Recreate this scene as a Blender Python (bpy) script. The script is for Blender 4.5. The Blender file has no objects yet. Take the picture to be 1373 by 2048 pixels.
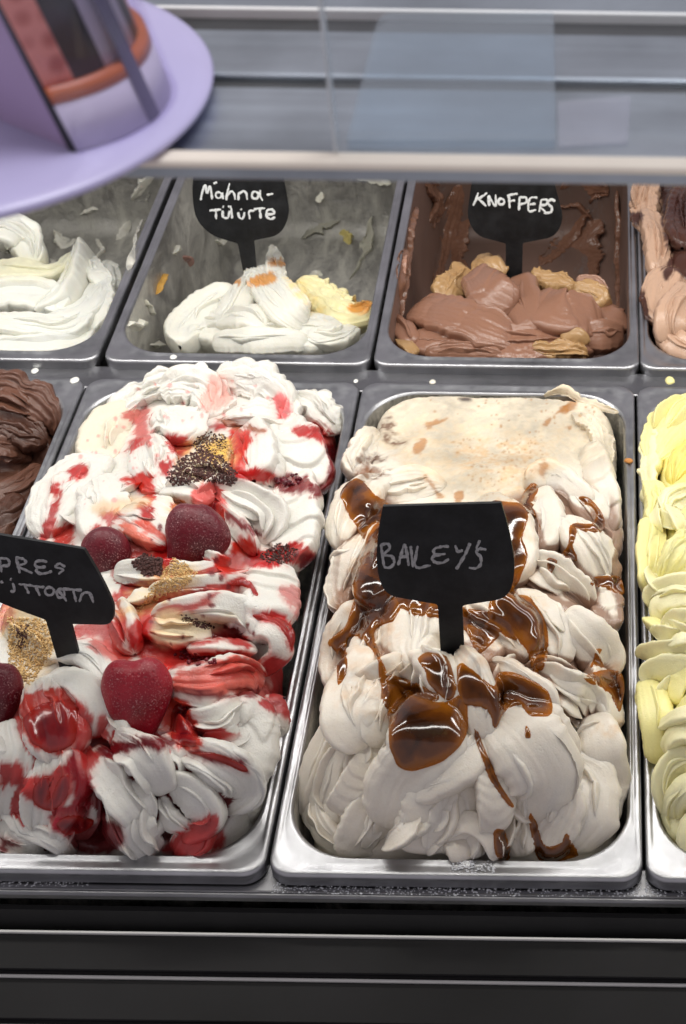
import bpy, bmesh, math, random
import numpy as np
from mathutils import Vector, Matrix
from mathutils.bvhtree import BVHTree

# ------------------------------------------------------------------ camera
SC = bpy.context.scene
COL = SC.collection
FPX, PPX, PPY = 3167.4, 1184.5, 1024.0          # focal length / principal point in photo pixels
PITCH, ROLL = 0.7232, 0.0142
CAM = np.array([0.1404, -0.4136, 0.5797])
_r = np.array([1.0, 0, 0]); _f = np.array([0, math.cos(PITCH), -math.sin(PITCH)]); _u = np.cross(_r, _f)
RIGHT = math.cos(ROLL)*_r + math.sin(ROLL)*_u
UP = -math.sin(ROLL)*_r + math.cos(ROLL)*_u
FWD = _f
cd = bpy.data.cameras.new('camera'); cam = bpy.data.objects.new('camera', cd); COL.objects.link(cam)
M = Matrix.Identity(4)
for i in range(3):
    M[i][0] = RIGHT[i]; M[i][1] = UP[i]; M[i][2] = -FWD[i]; M[i][3] = CAM[i]
cam.matrix_world = M
cd.sensor_width = 36; cd.sensor_fit = 'AUTO'; cd.lens = FPX/2048*36
cd.shift_x = -(PPX-686.5)/2048; cd.shift_y = 0
cd.clip_start = 0.01; cd.clip_end = 50
cd.dof.use_dof = True; cd.dof.focus_distance = 0.80; cd.dof.aperture_fstop = 24
SC.camera = cam

# ------------------------------------------------------------------ light
w = bpy.data.worlds.new('World'); SC.world = w; w.use_nodes = True
bg = w.node_tree.nodes['Background']; bg.inputs[0].default_value = (0.80, 0.75, 0.81, 1); bg.inputs[1].default_value = 0.42
SC.view_settings.view_transform = 'Standard'; SC.view_settings.look = 'None'
SC.view_settings.exposure = 0.24; SC.view_settings.gamma = 1.0
SHZ = 0.41                                        # height of the shelf over the pans
def area(name, loc, sx, sy, power, col, rot=(0, 0, 0)):
    l = bpy.data.lights.new(name, 'AREA'); l.shape = 'RECTANGLE'; l.size = sx; l.size_y = sy
    l.energy = power; l.color = col
    o = bpy.data.objects.new(name, l); COL.objects.link(o); o.location = loc; o.rotation_euler = rot
    return o
area('case_lamp', (0.05, 0.38, SHZ-0.035), 1.3, 0.03, 3.0, (1.0, 0.97, 0.925))
area('case_lamp', (0.05, 0.16, SHZ-0.035), 1.3, 0.02, 1.25, (1.0, 0.97, 0.92))
area('overhead_fill', (0.4, 0.15, 2.2), 1.0, 0.8, 25, (0.97, 0.97, 1.0))  # unseen overhead fill, added and placed to brighten the shelf top and edge

# ------------------------------------------------------------------ pixel helpers
def rays(px, py):
    px = np.asarray(px, float); py = np.asarray(py, float)
    return FWD + ((px-PPX)/FPX)[..., None]*RIGHT - ((py-PPY)/FPX)[..., None]*UP
def P(px, py, z=0.0):
    d = rays(px, py); t = (np.asarray(z, float)-CAM[2])/d[..., 2]
    return CAM + d*np.asarray(t)[..., None]
def Pplane(px, py, p0, n):
    d = rays(px, py); t = ((np.asarray(p0)-CAM)@n)/(d@n)
    return CAM + d*t[..., None]
def pix(X):
    d = X-CAM; z = d@FWD
    return PPX+FPX*(d@RIGHT)/z, PPY-FPX*(d@UP)/z
def scale_at(X):                                   # pixels per metre
    return FPX/((X-CAM)@FWD)

# ------------------------------------------------------------------ scene helpers
def tag(o, label, cat, group=None):
    o['label'] = label; o['category'] = cat
    if group: o['group'] = group
    return o
def empty(name, loc=(0, 0, 0)):
    o = bpy.data.objects.new(name, None); COL.objects.link(o); o.location = loc; o.empty_display_size = .01
    return o
def mesh_obj(name, V, F, mat, parent=None, smooth=True, col=None):
    me = bpy.data.meshes.new(name)
    V = np.asarray(V, float)
    if parent is not None: V = V-np.array(world_loc(parent))
    if isinstance(F, np.ndarray) and F.ndim == 2:
        k = F.shape[1]
        me.vertices.add(len(V)); me.vertices.foreach_set('co', V.ravel().astype(np.float32))
        me.loops.add(F.size); me.loops.foreach_set('vertex_index', F.ravel().astype(np.int32))
        me.polygons.add(len(F)); me.polygons.foreach_set('loop_start', np.arange(0, F.size, k, dtype=np.int32))
        me.update(calc_edges=True)
    else:
        me.from_pydata([tuple(v) for v in V], [], [tuple(f) for f in F]); me.update()
    if smooth: me.polygons.foreach_set('use_smooth', [True]*len(me.polygons))
    if col is not None:
        a = me.attributes.new('Col', 'FLOAT_COLOR', 'POINT'); a.data.foreach_set('color', col.astype(np.float32).ravel())
    if mat: me.materials.append(mat)
    o = bpy.data.objects.new(name, me); COL.objects.link(o)
    if parent is not None: o.parent = parent
    return o
def world_loc(o):
    p = Vector((0, 0, 0))
    while o is not None: p += o.location; o = o.parent
    return p
def box(lo, hi, bev=0.0, seg=2):
    bm = bmesh.new(); bmesh.ops.create_cube(bm, size=1)
    lo = Vector(lo); hi = Vector(hi)
    for v in bm.verts: v.co = Vector([(lo[i]+hi[i])/2+v.co[i]*(hi[i]-lo[i]) for i in range(3)])
    if bev: bmesh.ops.bevel(bm, geom=list(bm.edges), offset=bev, segments=seg, affect='EDGES', profile=0.5)
    V = [tuple(v.co) for v in bm.verts]; bm.verts.index_update(); F = [[v.index for v in f.verts] for f in bm.faces]
    bm.free(); return V, F
def add_box(name, lo, hi, mat, parent=None, bev=0.0, seg=2):
    V, F = box(lo, hi, bev, seg)
    o = mesh_obj(name, V, F, mat, parent, smooth=False)
    return o

# ------------------------------------------------------------------ materials
def new_mat(name):
    m = bpy.data.materials.new(name); m.use_nodes = True
    nt = m.node_tree; b = nt.nodes['Principled BSDF']
    return m, nt, b
def N(nt, typ, **kw):
    n = nt.nodes.new(typ)
    for k, v in kw.items():
        if k.startswith('i_'):
            key = k[2:]; key = int(key) if key.isdigit() else key.replace('_', ' ')
            n.inputs[key].default_value = v
        else: setattr(n, k, v)
    return n
def ramp(nt, fac, stops):
    r = nt.nodes.new('ShaderNodeValToRGB'); e = r.color_ramp.elements
    e[0].position, e[0].color = stops[0][0], stops[0][1]
    e[1].position, e[1].color = stops[-1][0], stops[-1][1]
    for p, c in stops[1:-1]:
        q = e.new(p); q.color = c
    nt.links.new(fac, r.inputs[0]); return r
def g4(v, a=1.0): return (v, v, v, a) if not isinstance(v, (tuple, list)) else (*v[:3], a)
def steel(name, base=(0.50, 0.51, 0.54), rough=0.34, scratch=0.5, stretch=(1, 1, 1), metal=1.0, dirt=0.38):
    m, nt, b = new_mat(name); L = nt.links.new
    tc = N(nt, 'ShaderNodeTexCoord'); mp = N(nt, 'ShaderNodeMapping'); L(tc.outputs['Object'], mp.inputs[0])
    mp.inputs['Scale'].default_value = stretch
    n1 = N(nt, 'ShaderNodeTexNoise', i_Scale=160.0, i_Detail=6.0, i_Roughness=0.7); L(mp.outputs[0], n1.inputs['Vector'])
    n2 = N(nt, 'ShaderNodeTexNoise', i_Scale=28.0, i_Detail=4.0); L(tc.outputs['Object'], n2.inputs['Vector'])
    n3 = N(nt, 'ShaderNodeTexNoise', i_Scale=2600.0, i_Detail=2.0); L(mp.outputs[0], n3.inputs['Vector'])
    r1 = ramp(nt, n2.outputs[0], [(0.3, g4(tuple(c*(1-dirt) for c in base))), (0.7, g4(base))])
    L(r1.outputs[0], b.inputs['Base Color'])
    b.inputs['Metallic'].default_value = metal
    mr = N(nt, 'ShaderNodeMapRange'); L(n1.outputs[0], mr.inputs[0])
    mr.inputs['From Min'].default_value = .3; mr.inputs['From Max'].default_value = .7; mr.inputs['To Min'].default_value = rough*0.8; mr.inputs['To Max'].default_value = min(1, rough*1.3)
    L(mr.outputs[0], b.inputs['Roughness'])
    bp = N(nt, 'ShaderNodeBump', i_Strength=scratch*0.14, i_Distance=0.0004); L(n3.outputs[0], bp.inputs['Height'])
    L(bp.outputs[0], b.inputs['Normal'])
    return m
M_STEEL = steel('pan_steel', (0.54, 0.545, 0.565), 0.36, 0.9)
M_RAIL = steel('rail_steel', (0.34, 0.34, 0.355), 0.33, 0.5, (0.05, 1, 1))
M_SHELF = steel('shelf_steel', (0.50, 0.55, 0.60), 0.38, 0.5, (0.03, 1, 1))
M_SHELF_D = steel('shelf_groove', (0.16, 0.165, 0.165), 0.4, 0.4, (0.03, 1, 1))
M_EDGE = steel('shelf_edge', (0.88, 0.80, 0.68), 0.25, 0.2, (0.03, 1, 1), 0.0, 0.12)  # LED glow along the edge is put into this bright beige base
M_TRIM = steel('aluminium_trim', (0.92, 0.92, 0.88), 0.45, 0.1, (0.05, 1, 1), 0.0, 0.1)
def plain(name, col, rough=0.5, metal=0.0, noise=0.12, scale=60.0, spec=0.5):
    m, nt, b = new_mat(name); L = nt.links.new
    tc = N(nt, 'ShaderNodeTexCoord'); n = N(nt, 'ShaderNodeTexNoise', i_Scale=scale, i_Detail=4.0); L(tc.outputs['Object'], n.inputs['Vector'])
    r = ramp(nt, n.outputs[0], [(0.3, g4(tuple(c*(1-noise) for c in col))), (0.7, g4(tuple(min(1, c*(1+noise)) for c in col)))])
    L(r.outputs[0], b.inputs['Base Color']); b.inputs['Roughness'].default_value = rough; b.inputs['Metallic'].default_value = metal
    b.inputs['Specular IOR Level'].default_value = spec
    return m
M_BLACK = plain('black_enamel', (0.0065, 0.006, 0.007), 0.42, 0, 0.3, 25, 0.12)
M_DARK = plain('dark_tub', (0.02, 0.02, 0.02), 0.6)

# ------------------------------------------------------------------ display case
PITCHX = 0.1665
ROW2 = 0.3776
case = empty('display_case', (0.05, 0.3, -0.2))
tag(case, 'stainless gelato display case with black slatted front holding two rows of steel pans', 'display case')
X0, X1 = -0.62, 0.72
add_box('cross_rail', (X0, 0.3585, -0.016), (X1, 0.3815, -0.0065), M_RAIL, case, 0.0012)
add_box('tub', (X0, -0.007, -0.20), (X1, 0.76, -0.185), M_DARK, case)
add_box('tub_front', (X0, -0.0070, -0.1845), (X1, -0.0045, -0.0185), M_DARK, case)
add_box('tub_back', (X0, 0.745, -0.1845), (X1, 0.76, -0.01), M_DARK, case)
# front grille: stepped black slats, each with a bright aluminium nosing along its far edge
def front_bar(pyl, pyr, z):        # y of a line through two pixels
    a = P(0, pyl, z); b = P(1373, pyr, z); return (a[1]+b[1])/2
gz = -0.022
ry = front_bar(1790, 1808, -0.0092)
add_box('front_rail', (X0, ry+.0027, -0.0125), (X1, 0.012, -0.0085), M_RAIL, case, 0.001, 3)
add_box('rail_lip', (X0, ry, -0.0125), (X1, ry+.0025, -0.0080), M_RAIL, case, 0.001)
ys = [front_bar(1858, 1886, gz), front_bar(1945, 1976, gz-0.004), front_bar(2046, 2074, gz-0.008)]
ys.append(ys[-1]-0.026)
add_box('recess_panel', (X0, ys[0]-0.002, gz-0.030), (X1, ry-.0003, gz-0.012), M_BLACK, case)
for i in range(3):
    z = gz-0.004*i
    s = add_box('slat', (X0, ys[i+1]+0.0004, z-0.006), (X1, ys[i]-0.0009, z), M_BLACK, case, 0.0008)
    add_box('nosing', (X0, ys[i]-0.0008, z-0.006), (X1, ys[i]+.0003, z+0.0008), M_TRIM, case, 0.0002)
# shelf over the pans
sh_y = P(850, 341, SHZ)[1]
def shelf_y(py): return P(850, py, SHZ)[1]
def shelf_part(name, py0, py1, dz, mat, bev=0.0008, th=0.006):
    y0 = shelf_y(py0)+0.0001; y1 = (shelf_y(py1) if py1 is not None else 0.75)
    return add_box(name, (X0, y0, SHZ-th+dz), (X1, y1, SHZ+dz), mat, case, bev, 3)
shelf_part('shelf_edge', 331, 306, 0.0003, M_EDGE, 0.0011, .0022)
shelf_part('shelf_board', 305.5, 166, -0.0015, M_SHELF)
shelf_part('shelf_groove', 165.5, 156, -0.004, M_SHELF_D, 0.0003)
shelf_part('shelf_groove', 155.5, 143, -0.003, M_SHELF_D, 0.0003)
shelf_part('shelf_board', 142.5, 52, -0.0015, M_SHELF)
shelf_part('shelf_groove', 51.5, 19, -0.003, M_SHELF_D, 0.0003)
shelf_part('shelf_nosing', 18.5, 13, -0.0005, M_TRIM, 0.0004)
shelf_part('shelf_board', 12.5, None, -0.0015, M_SHELF)
for x in (X0+0.004, X1-0.024):
    add_box('post', (x, 0.70, -0.184), (x+0.02, 0.735, SHZ-0.0085), M_RAIL, case)
for y in (0.38, 0.16):
    add_box('lamp_housing', (-0.60, y-0.018, SHZ-0.0335), (0.70, y+0.018, SHZ-0.0105), M_TRIM, case, 0.001)

# ------------------------------------------------------------------ pans
def rrect(x0, x1, y0, y1, r, n=10):
    pts = []
    for cx, cy, a0 in ((x1-r, y0+r, -90), (x1-r, y1-r, 0), (x0+r, y1-r, 90), (x0+r, y0+r, 180)):
        for i in range(n+1):
            a = math.radians(a0+90*i/n); pts.append((cx+r*math.cos(a), cy+r*math.sin(a)))
    return pts
def loft(levels, closed_bottom=False):
    V = []; F = []
    n = len(levels[0][0])
    for pts, z in levels: V += [(x, y, z) for x, y in pts]
    for k in range(len(levels)-1):
        for i in range(n):
            j = (i+1) % n
            F.append((k*n+i, k*n+j, (k+1)*n+j, (k+1)*n+i))
    if closed_bottom: F.append(tuple((len(levels)-1)*n+i for i in range(n)))
    return V, F
PW, PD = 0.165, 0.360
def pan(x, y, label, basin_mat, group='steel gelato pans in the case', depth=0.12):
    t = empty('steel_pan', (x+PW/2, y+PD/2, 0)); tag(t, label, 'pan', group)
    def lv(ix, iy, r, z): return (rrect(x+ix, x+PW-ix, y+iy, y+PD-iy, r), z)
    rim = [lv(0, 0, .010, -.0075), lv(-.0001, -.0001, .010, -.002), lv(.0003, .0003, .010, -.0006), lv(.0012, .0012, .0095, 0),
           lv(.0025, .003, .013, -.0001), lv(.0032, .0055, .018, -.0008), lv(.0038, .0075, .024, -.0008), lv(.0046, .0088, .029, -.0001), lv(.0052, .0095, .031, -.0002), lv(.0060, .0102, .031, -.0016)]
    V, F = loft(rim); mesh_obj('rim', V, F, M_STEEL, t)
    bs = [lv(.00605, .01025, .031, -.0016), lv(.0064, .0106, .032, -.006), lv(.0075, .012, .031, -depth*.5), lv(.0095, .014, .026, -depth+.014), lv(.014, .019, .024, -depth+.003), lv(.022, .027, .022, -depth)]
    V, F = loft(bs, True); mesh_obj('basin', V, F, basin_mat, t)
    return t
# ------------------------------------------------------------------ gelato engine
def lin(r, g, b):
    return tuple(((c/255)/12.92 if c <= 10 else (((c/255)+.055)/1.055)**2.4) for c in (r, g, b))
_RT = np.random.RandomState(7).rand(64, 64, 64)
def vnoise(X, f, seed=0):
    """3-D value noise in [-1, 1]"""
    q = X*f+np.array([seed*7.31, seed*3.17, seed*5.73]); i = np.floor(q).astype(int); u = q-i; u = u*u*(3-2*u)
    out = 0
    for dx in (0, 1):
        for dy in (0, 1):
            for dz in (0, 1):
                wgt = (u[:, 0] if dx else 1-u[:, 0])*(u[:, 1] if dy else 1-u[:, 1])*(u[:, 2] if dz else 1-u[:, 2])
                out = out+wgt*_RT[(i[:, 0]+dx) & 63, (i[:, 1]+dy) & 63, (i[:, 2]+dz) & 63]
    return out*2-1
def fbm(X, f, seed=0, o=3):
    r = 0; a = 1.0
    for k in range(o): r = r+a*vnoise(X, f*2**k, seed+k); a *= .5
    return r/1.75
def noise1(x, seed):
    """1-D smooth noise"""
    x = np.asarray(x)+seed*13.7; i = np.floor(x).astype(int); u = x-i; u = u*u*(3-2*u)
    a = _RT[i & 63, (seed*5) & 63, 3]; b = _RT[(i+1) & 63, (seed*5) & 63, 3]
    return (a*(1-u)+b*u)*2-1
def catmull(p, n, closed=False):
    p = np.asarray(p, float)
    if closed: q = np.vstack([p[-1:], p, p[:2]])
    else: q = np.vstack([2*p[0]-p[1], p, 2*p[-1]-p[-2]])
    m = len(q)-3; t = np.linspace(0, m, n, endpoint=not closed); i = np.minimum(t.astype(int), m-1); u = (t-i)[:, None]
    a, b, c_, d = q[i], q[i+1], q[i+2], q[i+3]
    return .5*((2*b)+(-a+c_)*u+(2*a-5*b+4*c_-d)*u*u+(-a+3*b-3*c_+d)*u**3)
def sdpoly(px, py, poly):
    """signed distance (positive inside) of points to a polygon, in pixels"""
    n = len(poly); d = np.full(px.shape, 1e9); ins = np.zeros(px.shape, bool)
    for i in range(n):
        x0, y0 = poly[i]; x1, y1 = poly[(i+1) % n]; ex, ey = x1-x0, y1-y0
        wx, wy = px-x0, py-y0
        h = np.clip((wx*ex+wy*ey)/(ex*ex+ey*ey+1e-9), 0, 1)
        d = np.minimum(d, (wx-ex*h)**2+(wy-ey*h)**2)
        c1 = (y0 <= py) != (y1 <= py)
        if abs(ey) > 1e-9: ins ^= c1 & (px < x0+ex*(py-y0)/ey)
    d = np.sqrt(d); return np.where(ins, d, -d)
class Gelato:
    def __init__(s, ctrl, base, soft=.010, sq=None):
        s.sq = sq
        c = np.array(ctrl, float); s.cz = c[:, 2]/1000; s.cp = P(c[:, 0], c[:, 1], s.cz)[:, :2]
        s.base = np.array(base); s.soft = soft
        s.V = []; s.F = []; s.C = []; s.K = []; s.n = 0; s.seed = 1
    def zdef(s, xy):
        d2 = ((xy[:, None, :]-s.cp[None])**2).sum(-1)+s.soft**2
        wgt = d2**-2.0
        return (wgt*s.cz).sum(1)/wgt.sum(1)
    def at(s, px, py, dz=0):
        px = np.asarray(px, float); py = np.asarray(py, float); z = np.zeros(px.shape)
        for k in range(14): z = .5*z+.5*s.zdef(P(px, py, z)[:, :2])
        return P(px, py, z+np.asarray(dz, float)/1000)
    def put(s, V, F, col=None, streak=None, rough=0.35, fine=0.10, gran=0):
        sd = s.seed
        V = V+np.stack([fbm(V, 55, sd+k*9, 2) for k in range(3)], 1)*rough*1e-3
        V = V+np.stack([vnoise(V, 420, 3+k*9) for k in range(3)], 1)*fine*1e-3
        if gran > 0: V = V+np.stack([fbm(V, 190, 40+k*9, 2) for k in range(3)], 1)*gran*1e-3
        s.V.append(V); s.F.append(F+s.n); s.n += len(V)
        c = np.tile(np.array(col if col is not None else s.base), (len(V), 1))
        s.C.append(c); s.K.append(streak if streak is not None else fbm(V, 120, 5, 2)); s.seed += 1
    def mound(s, k, y0, inx=.0105, iny=.0155, r=.026, step=.0009, x0=None, rough=.9, fine=.3, wall=.030, gran=0):
        """filling of the pan: a height field that falls off at the walls"""
        ax, bx = x0+inx, x0+PW-inx; ay, by = y0+iny, y0+PD-iny
        gx = np.arange(ax, bx, step); gy = np.arange(ay, by, step)
        Xg, Yg = np.meshgrid(gx, gy); xy = np.stack([Xg.ravel(), Yg.ravel()], 1)
        cx = np.clip(xy[:, 0], ax+r, bx-r); cy = np.clip(xy[:, 1], ay+r, by-r)
        dx, dy = xy[:, 0]-cx, xy[:, 1]-cy; d = np.hypot(dx, dy); f = np.where(d > r, r/np.maximum(d, 1e-9), 1)
        xy = np.stack([cx+dx*f, cy+dy*f], 1)
        edge = np.clip(np.minimum.reduce([r-np.minimum(d, r), np.minimum(xy[:, 0]-ax, bx-xy[:, 0]), np.minimum(xy[:, 1]-ay, by-xy[:, 1])])/.007, 0, 1)
        z = s.zdef(xy)+.0028-wall*(1-np.sqrt(np.maximum(1-(1-edge)**2, 0)))
        V = np.column_stack([xy, z]); ny, nx = Xg.shape
        i = np.arange(ny*nx).reshape(ny, nx)
        F = np.stack([i[:-1, :-1], i[:-1, 1:], i[1:, 1:], i[1:, :-1]], -1).reshape(-1, 4)
        s.put(V, F, rough=rough, fine=fine, gran=gran)
    def fold(s, pts, w, th=7, under=7, n=(0, -.5, 1), stri=(9, .25), ribs=None, cup=0, c0=.16, c1=.16, tw=(0, 0), col=None, jag=.08, flat=None, dens=.00075, rough=.6, lip=None, drift=.6, asym=None, sharp=None, sheets=None, gran=None, _sub=False):
        rs = np.random.RandomState(s.seed*11+5)
        stri = (stri[0]*1.25, stri[1]*rs.choice([.35, .6, .9, 1.4]))
        if flat is None: flat = rs.uniform(3.0, 7.0)
        if sharp is None: sharp = rs.uniform(.28, .5)
        if asym is None: asym = rs.uniform(1.5, 4.6)*rs.choice([-1, 1])
        if lip is None: lip = rs.choice([0, .5, 1.0, 1.6])
        sg = rs.choice([-1, 1])
        p = np.array(pts, float)
        if s.sq is not None and not _sub:
            x0, y0, x1, y1, kk = s.sq; cx = x0+(p[:, 1]-y0)/(y1-y0)*(x1-x0); p[:, 0] = cx+(p[:, 0]-cx)*kk; w = np.atleast_1d(np.array(w, float))*(kk+.03)
        C0 = s._xyz if _sub else s.at(p[:, 0], p[:, 1], p[:, 2] if p.shape[1] > 2 else 0)
        C = catmull(C0, 160); seg = np.r_[0, np.cumsum(np.linalg.norm(np.diff(C, axis=0), axis=1))]; Ln = seg[-1]
        wv = np.atleast_1d(np.array(w, float)); ws = np.interp(np.linspace(0, 1, 160), np.linspace(0, 1, len(wv)), wv)/scale_at(C)
        NS = int(max(14, Ln/dens)); u = np.linspace(0.002, .998, NS)*Ln
        # cluster rows at the ends so that the caps stay round
        q = np.linspace(0, 1, NS); q = q-.10*np.sin(4*np.pi*q)/(2*np.pi)*1.2; q = np.clip(q, .001, .999); u = np.sort(q)*Ln
        C = np.stack([np.interp(u, seg, C[:, k]) for k in range(3)], 1); ws = np.interp(u, seg, ws); sN = u/Ln
        T = np.gradient(C, axis=0); T /= np.linalg.norm(T, axis=1)[:, None]+1e-12
        n0 = np.array(n, float); n0 /= np.linalg.norm(n0)
        A = np.cross(T, n0); A /= np.linalg.norm(A, axis=1)[:, None]+1e-9; Nn = np.cross(A, T)
        a = np.radians(np.interp(sN, [0, 1], tw)); ca, sa = np.cos(a)[:, None], np.sin(a)[:, None]
        A, Nn = ca*A+sa*Nn, ca*Nn-sa*A
        e = np.ones(NS)
        if c0 > 0: e = e*np.sqrt(np.clip(1-(1-np.clip(sN/c0, 0, 1))**2, 1e-5, 1))
        if c1 > 0: e = e*np.sqrt(np.clip(1-(1-np.clip((1-sN)/c1, 0, 1))**2, 1e-5, 1))
        wm = ws.max(); NT = int(max(12, wm*1.25/dens)); NB = max(6, NT//4)
        t = np.sin(np.linspace(-1, 1, NT)*np.pi/2*.94)/np.sin(np.pi/2*.94)
        prof = (1-np.abs(t)**flat)**sharp
        sd = s.seed*3+1
        st = noise1(t*stri[0]*.5, sd)+.6*noise1(t*stri[0], sd+1)
        jl = 1+jag*(noise1(sN*9, sd+2)+.6*noise1(sN*28, sd+12)); jr = 1+jag*(noise1(sN*9, sd+3)+.6*noise1(sN*28, sd+13))
        S, Tt = np.meshgrid(sN, t, indexing='ij'); E = e[:, None]
        stv = noise1((Tt+drift*.25*noise1(S*2, sd+4))*stri[0]*.5, sd)+.6*noise1((Tt+drift*.2*noise1(S*2.5, sd+5))*stri[0], sd+1)
        tt2 = Tt+drift*.15*noise1(S*1.7, sd+7)
        rg = 1-2*np.abs(noise1(tt2*stri[0]*1.6, sd+8)); rg2 = 1-2*np.abs(noise1(tt2*stri[0]*3.1, sd+9))
        stv = .7*stv+.55*rg+.3*rg2
        E2 = E**.7
        H = th*1e-3*prof[None]*E2 - cup*1e-3*(1-Tt**2)*E + stri[1]*1e-3*stv*E*(1-Tt**8)
        H = H+asym*1e-3*Tt*E*(1-np.abs(Tt)**12)+lip*1e-3*np.clip(sg*Tt, 0, 1)**9*E*(1-np.abs(Tt)**40)
        Wd = (ws/2)[:, None]*E*np.where(Tt < 0, jl[:, None], jr[:, None])
        if ribs:
            nr, amp = ribs[:2]; sk = ribs[2] if len(ribs) > 2 else .25
            ph = S*nr+sk*nr*.3*Tt**2+.25*noise1(Tt*1.5+3, sd+6)
            fr = ph-np.floor(ph); rb = np.clip(fr, 0, 1)**.45*np.clip((1-fr)/.13, 0, 1)**.7
            H = H+amp*1e-3*(rb-.7)*E*(1-.5*Tt**4); Wd = Wd*(1-.05*(1-rb))
        top = C[:, None]+A[:, None]*(Wd*Tt)[..., None]+Nn[:, None]*H[..., None]
        tb = np.linspace(1, -1, NB+2)[1:-1]
        bot = C[:, None]+A[:, None]*((ws/2*e)[:, None]*tb[None])[..., None]-Nn[:, None]*(under*1e-3*e[:, None]*np.sqrt(1-tb**2)[None])[..., None]
        G = np.concatenate([top, bot], 1); m = NT+NB
        i = np.arange(NS*m).reshape(NS, m); j = np.roll(i, -1, 1)
        F = np.stack([i[:-1], j[:-1], j[1:], i[1:]], -1).reshape(-1, 4)
        stk = np.concatenate([stv, np.zeros((NS, NB))], 1).ravel()
        s.put(G.reshape(-1, 3), F, col, stk, rough=rough, fine=.07 if rough < 1.3 else .34, gran=(rough-.8)*.5 if gran is None else gran)
        if sheets is None: sheets = 0 if (_sub or ribs or wm < .012) else (3 if wm > .02 else 2)
        for k in range(sheets):
            off = rs.uniform(-.62, .62); a0, a1 = rs.uniform(.05, .3), rs.uniform(.65, .97)
            kk = np.unique(np.clip(np.linspace(a0, a1, 5)*(NS-1), 0, NS-1).astype(int)); 
            ctr = C[kk]+A[kk]*((ws/2*e)[kk]*(off+rs.uniform(-.1, .1, len(kk))))[:, None]+Nn[kk]*(th*1e-3*.55)
            s.fold_xyz(ctr, [w_*rs.uniform(.26, .5)*scale_at(C[kk]).mean() for w_ in (wm*.5, wm, wm*.8, wm*.35)], rs.uniform(2.2, 3.4), n=tuple(Nn[kk].mean(0)+.25*rs.randn(3)), col=col, stri=(max(4, stri[0]*.4), stri[1]*.5), rough=rough)
    def fold_xyz(s, C0, w, th, **kw):
        px, py = pix(C0); s._xyz = C0; s.fold(np.stack([px, py], 1), w, th, under=2.5, _sub=True, c0=.3, c1=.22, **kw); s._xyz = None
    def petals(s, poly, n, focus, seed=1, L=(46, 104), w=(24, 54), dz=(4, 10), col=None, th=(2.2, 3.8)):
        """thin spatula flakes fanning away from a focus point"""
        rs = np.random.RandomState(seed); poly = np.array(poly, float); k = 0
        while k < n:
            x = rs.uniform(poly[:, 0].min(), poly[:, 0].max()); y = rs.uniform(poly[:, 1].min(), poly[:, 1].max())
            if sdpoly(np.array([x]), np.array([y]), poly)[0] < 0: continue
            a = math.atan2(y-focus[1], x-focus[0])+rs.normal(0, .45); ln = rs.uniform(*L); bend = rs.uniform(-.35, .35)*ln; d = np.array([math.cos(a), math.sin(a)]); q = np.array([-d[1], d[0]])
            z = rs.uniform(*dz); p0 = np.array([x, y])
            pts = [(*(p0-d*ln*.5), z-3), (*(p0-d*ln*.1+q*bend*.35), z), (*(p0+d*ln*.25+q*bend*.3), z+.5), (*(p0+d*ln*.5), z-2)]
            ww = rs.uniform(*w)
            s.fold(pts, [ww*.4, ww, ww*.95, ww*.35], rs.uniform(*th), under=3, n=(d[0]*.25, -.7, 1), stri=(rs.choice([5, 9, 13]), rs.choice([.12, .25, .4])), cup=rs.choice([0, .8, 1.6]), c0=.3, c1=rs.choice([.12, .3]), sheets=0, jag=.1, col=col, ribs=((int(ln/9), .7, .5) if rs.rand() < .25 else None)); k += 1
    def cavity(s, cell=5.0, rad=3):
        """how deep each vertex lies in a crease of the visible surface (mm)"""
        fx = (s.px-s.px.min())/cell; fy = (s.py-s.py.min())/cell; ix = fx.astype(int); iy = fy.astype(int); d = np.linalg.norm(s.V-CAM, axis=1)
        D = np.full((iy.max()+3, ix.max()+3), np.inf); np.minimum.at(D, (iy, ix), d); D[np.isinf(D)] = np.median(d)
        B = D.copy()
        for rep in (0, 1):
            for ax in (0, 1):
                acc = 0
                for k in range(-rad, rad+1): acc = acc+np.roll(B, k, ax)
                B = acc/(2*rad+1)
        fx = fx-.5; fy = fy-.5; x0 = np.maximum(np.floor(fx).astype(int), 0); y0 = np.maximum(np.floor(fy).astype(int), 0); ux = np.clip(fx-x0, 0, 1); uy = np.clip(fy-y0, 0, 1)
        b = B[y0, x0]*(1-ux)*(1-uy)+B[y0, x0+1]*ux*(1-uy)+B[y0+1, x0]*(1-ux)*uy+B[y0+1, x0+1]*ux*uy
        s.cav = (d-b)*1000
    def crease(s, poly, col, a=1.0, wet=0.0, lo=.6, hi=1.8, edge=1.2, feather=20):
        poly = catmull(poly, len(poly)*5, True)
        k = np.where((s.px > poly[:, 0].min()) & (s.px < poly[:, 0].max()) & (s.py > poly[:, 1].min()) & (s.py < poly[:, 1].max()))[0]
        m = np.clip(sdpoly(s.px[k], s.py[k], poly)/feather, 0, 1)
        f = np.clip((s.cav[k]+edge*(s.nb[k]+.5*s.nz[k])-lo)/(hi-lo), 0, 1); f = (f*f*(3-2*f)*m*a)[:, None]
        tgt = np.tile(np.array([*col, wet]), (len(k), 1)); tgt[:, :3] *= np.clip(1+.38*s.nb[k]+.22*s.nz[k], .4, 1.5)[:, None]; s.C[k] = s.C[k]*(1-f)+tgt*f
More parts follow.
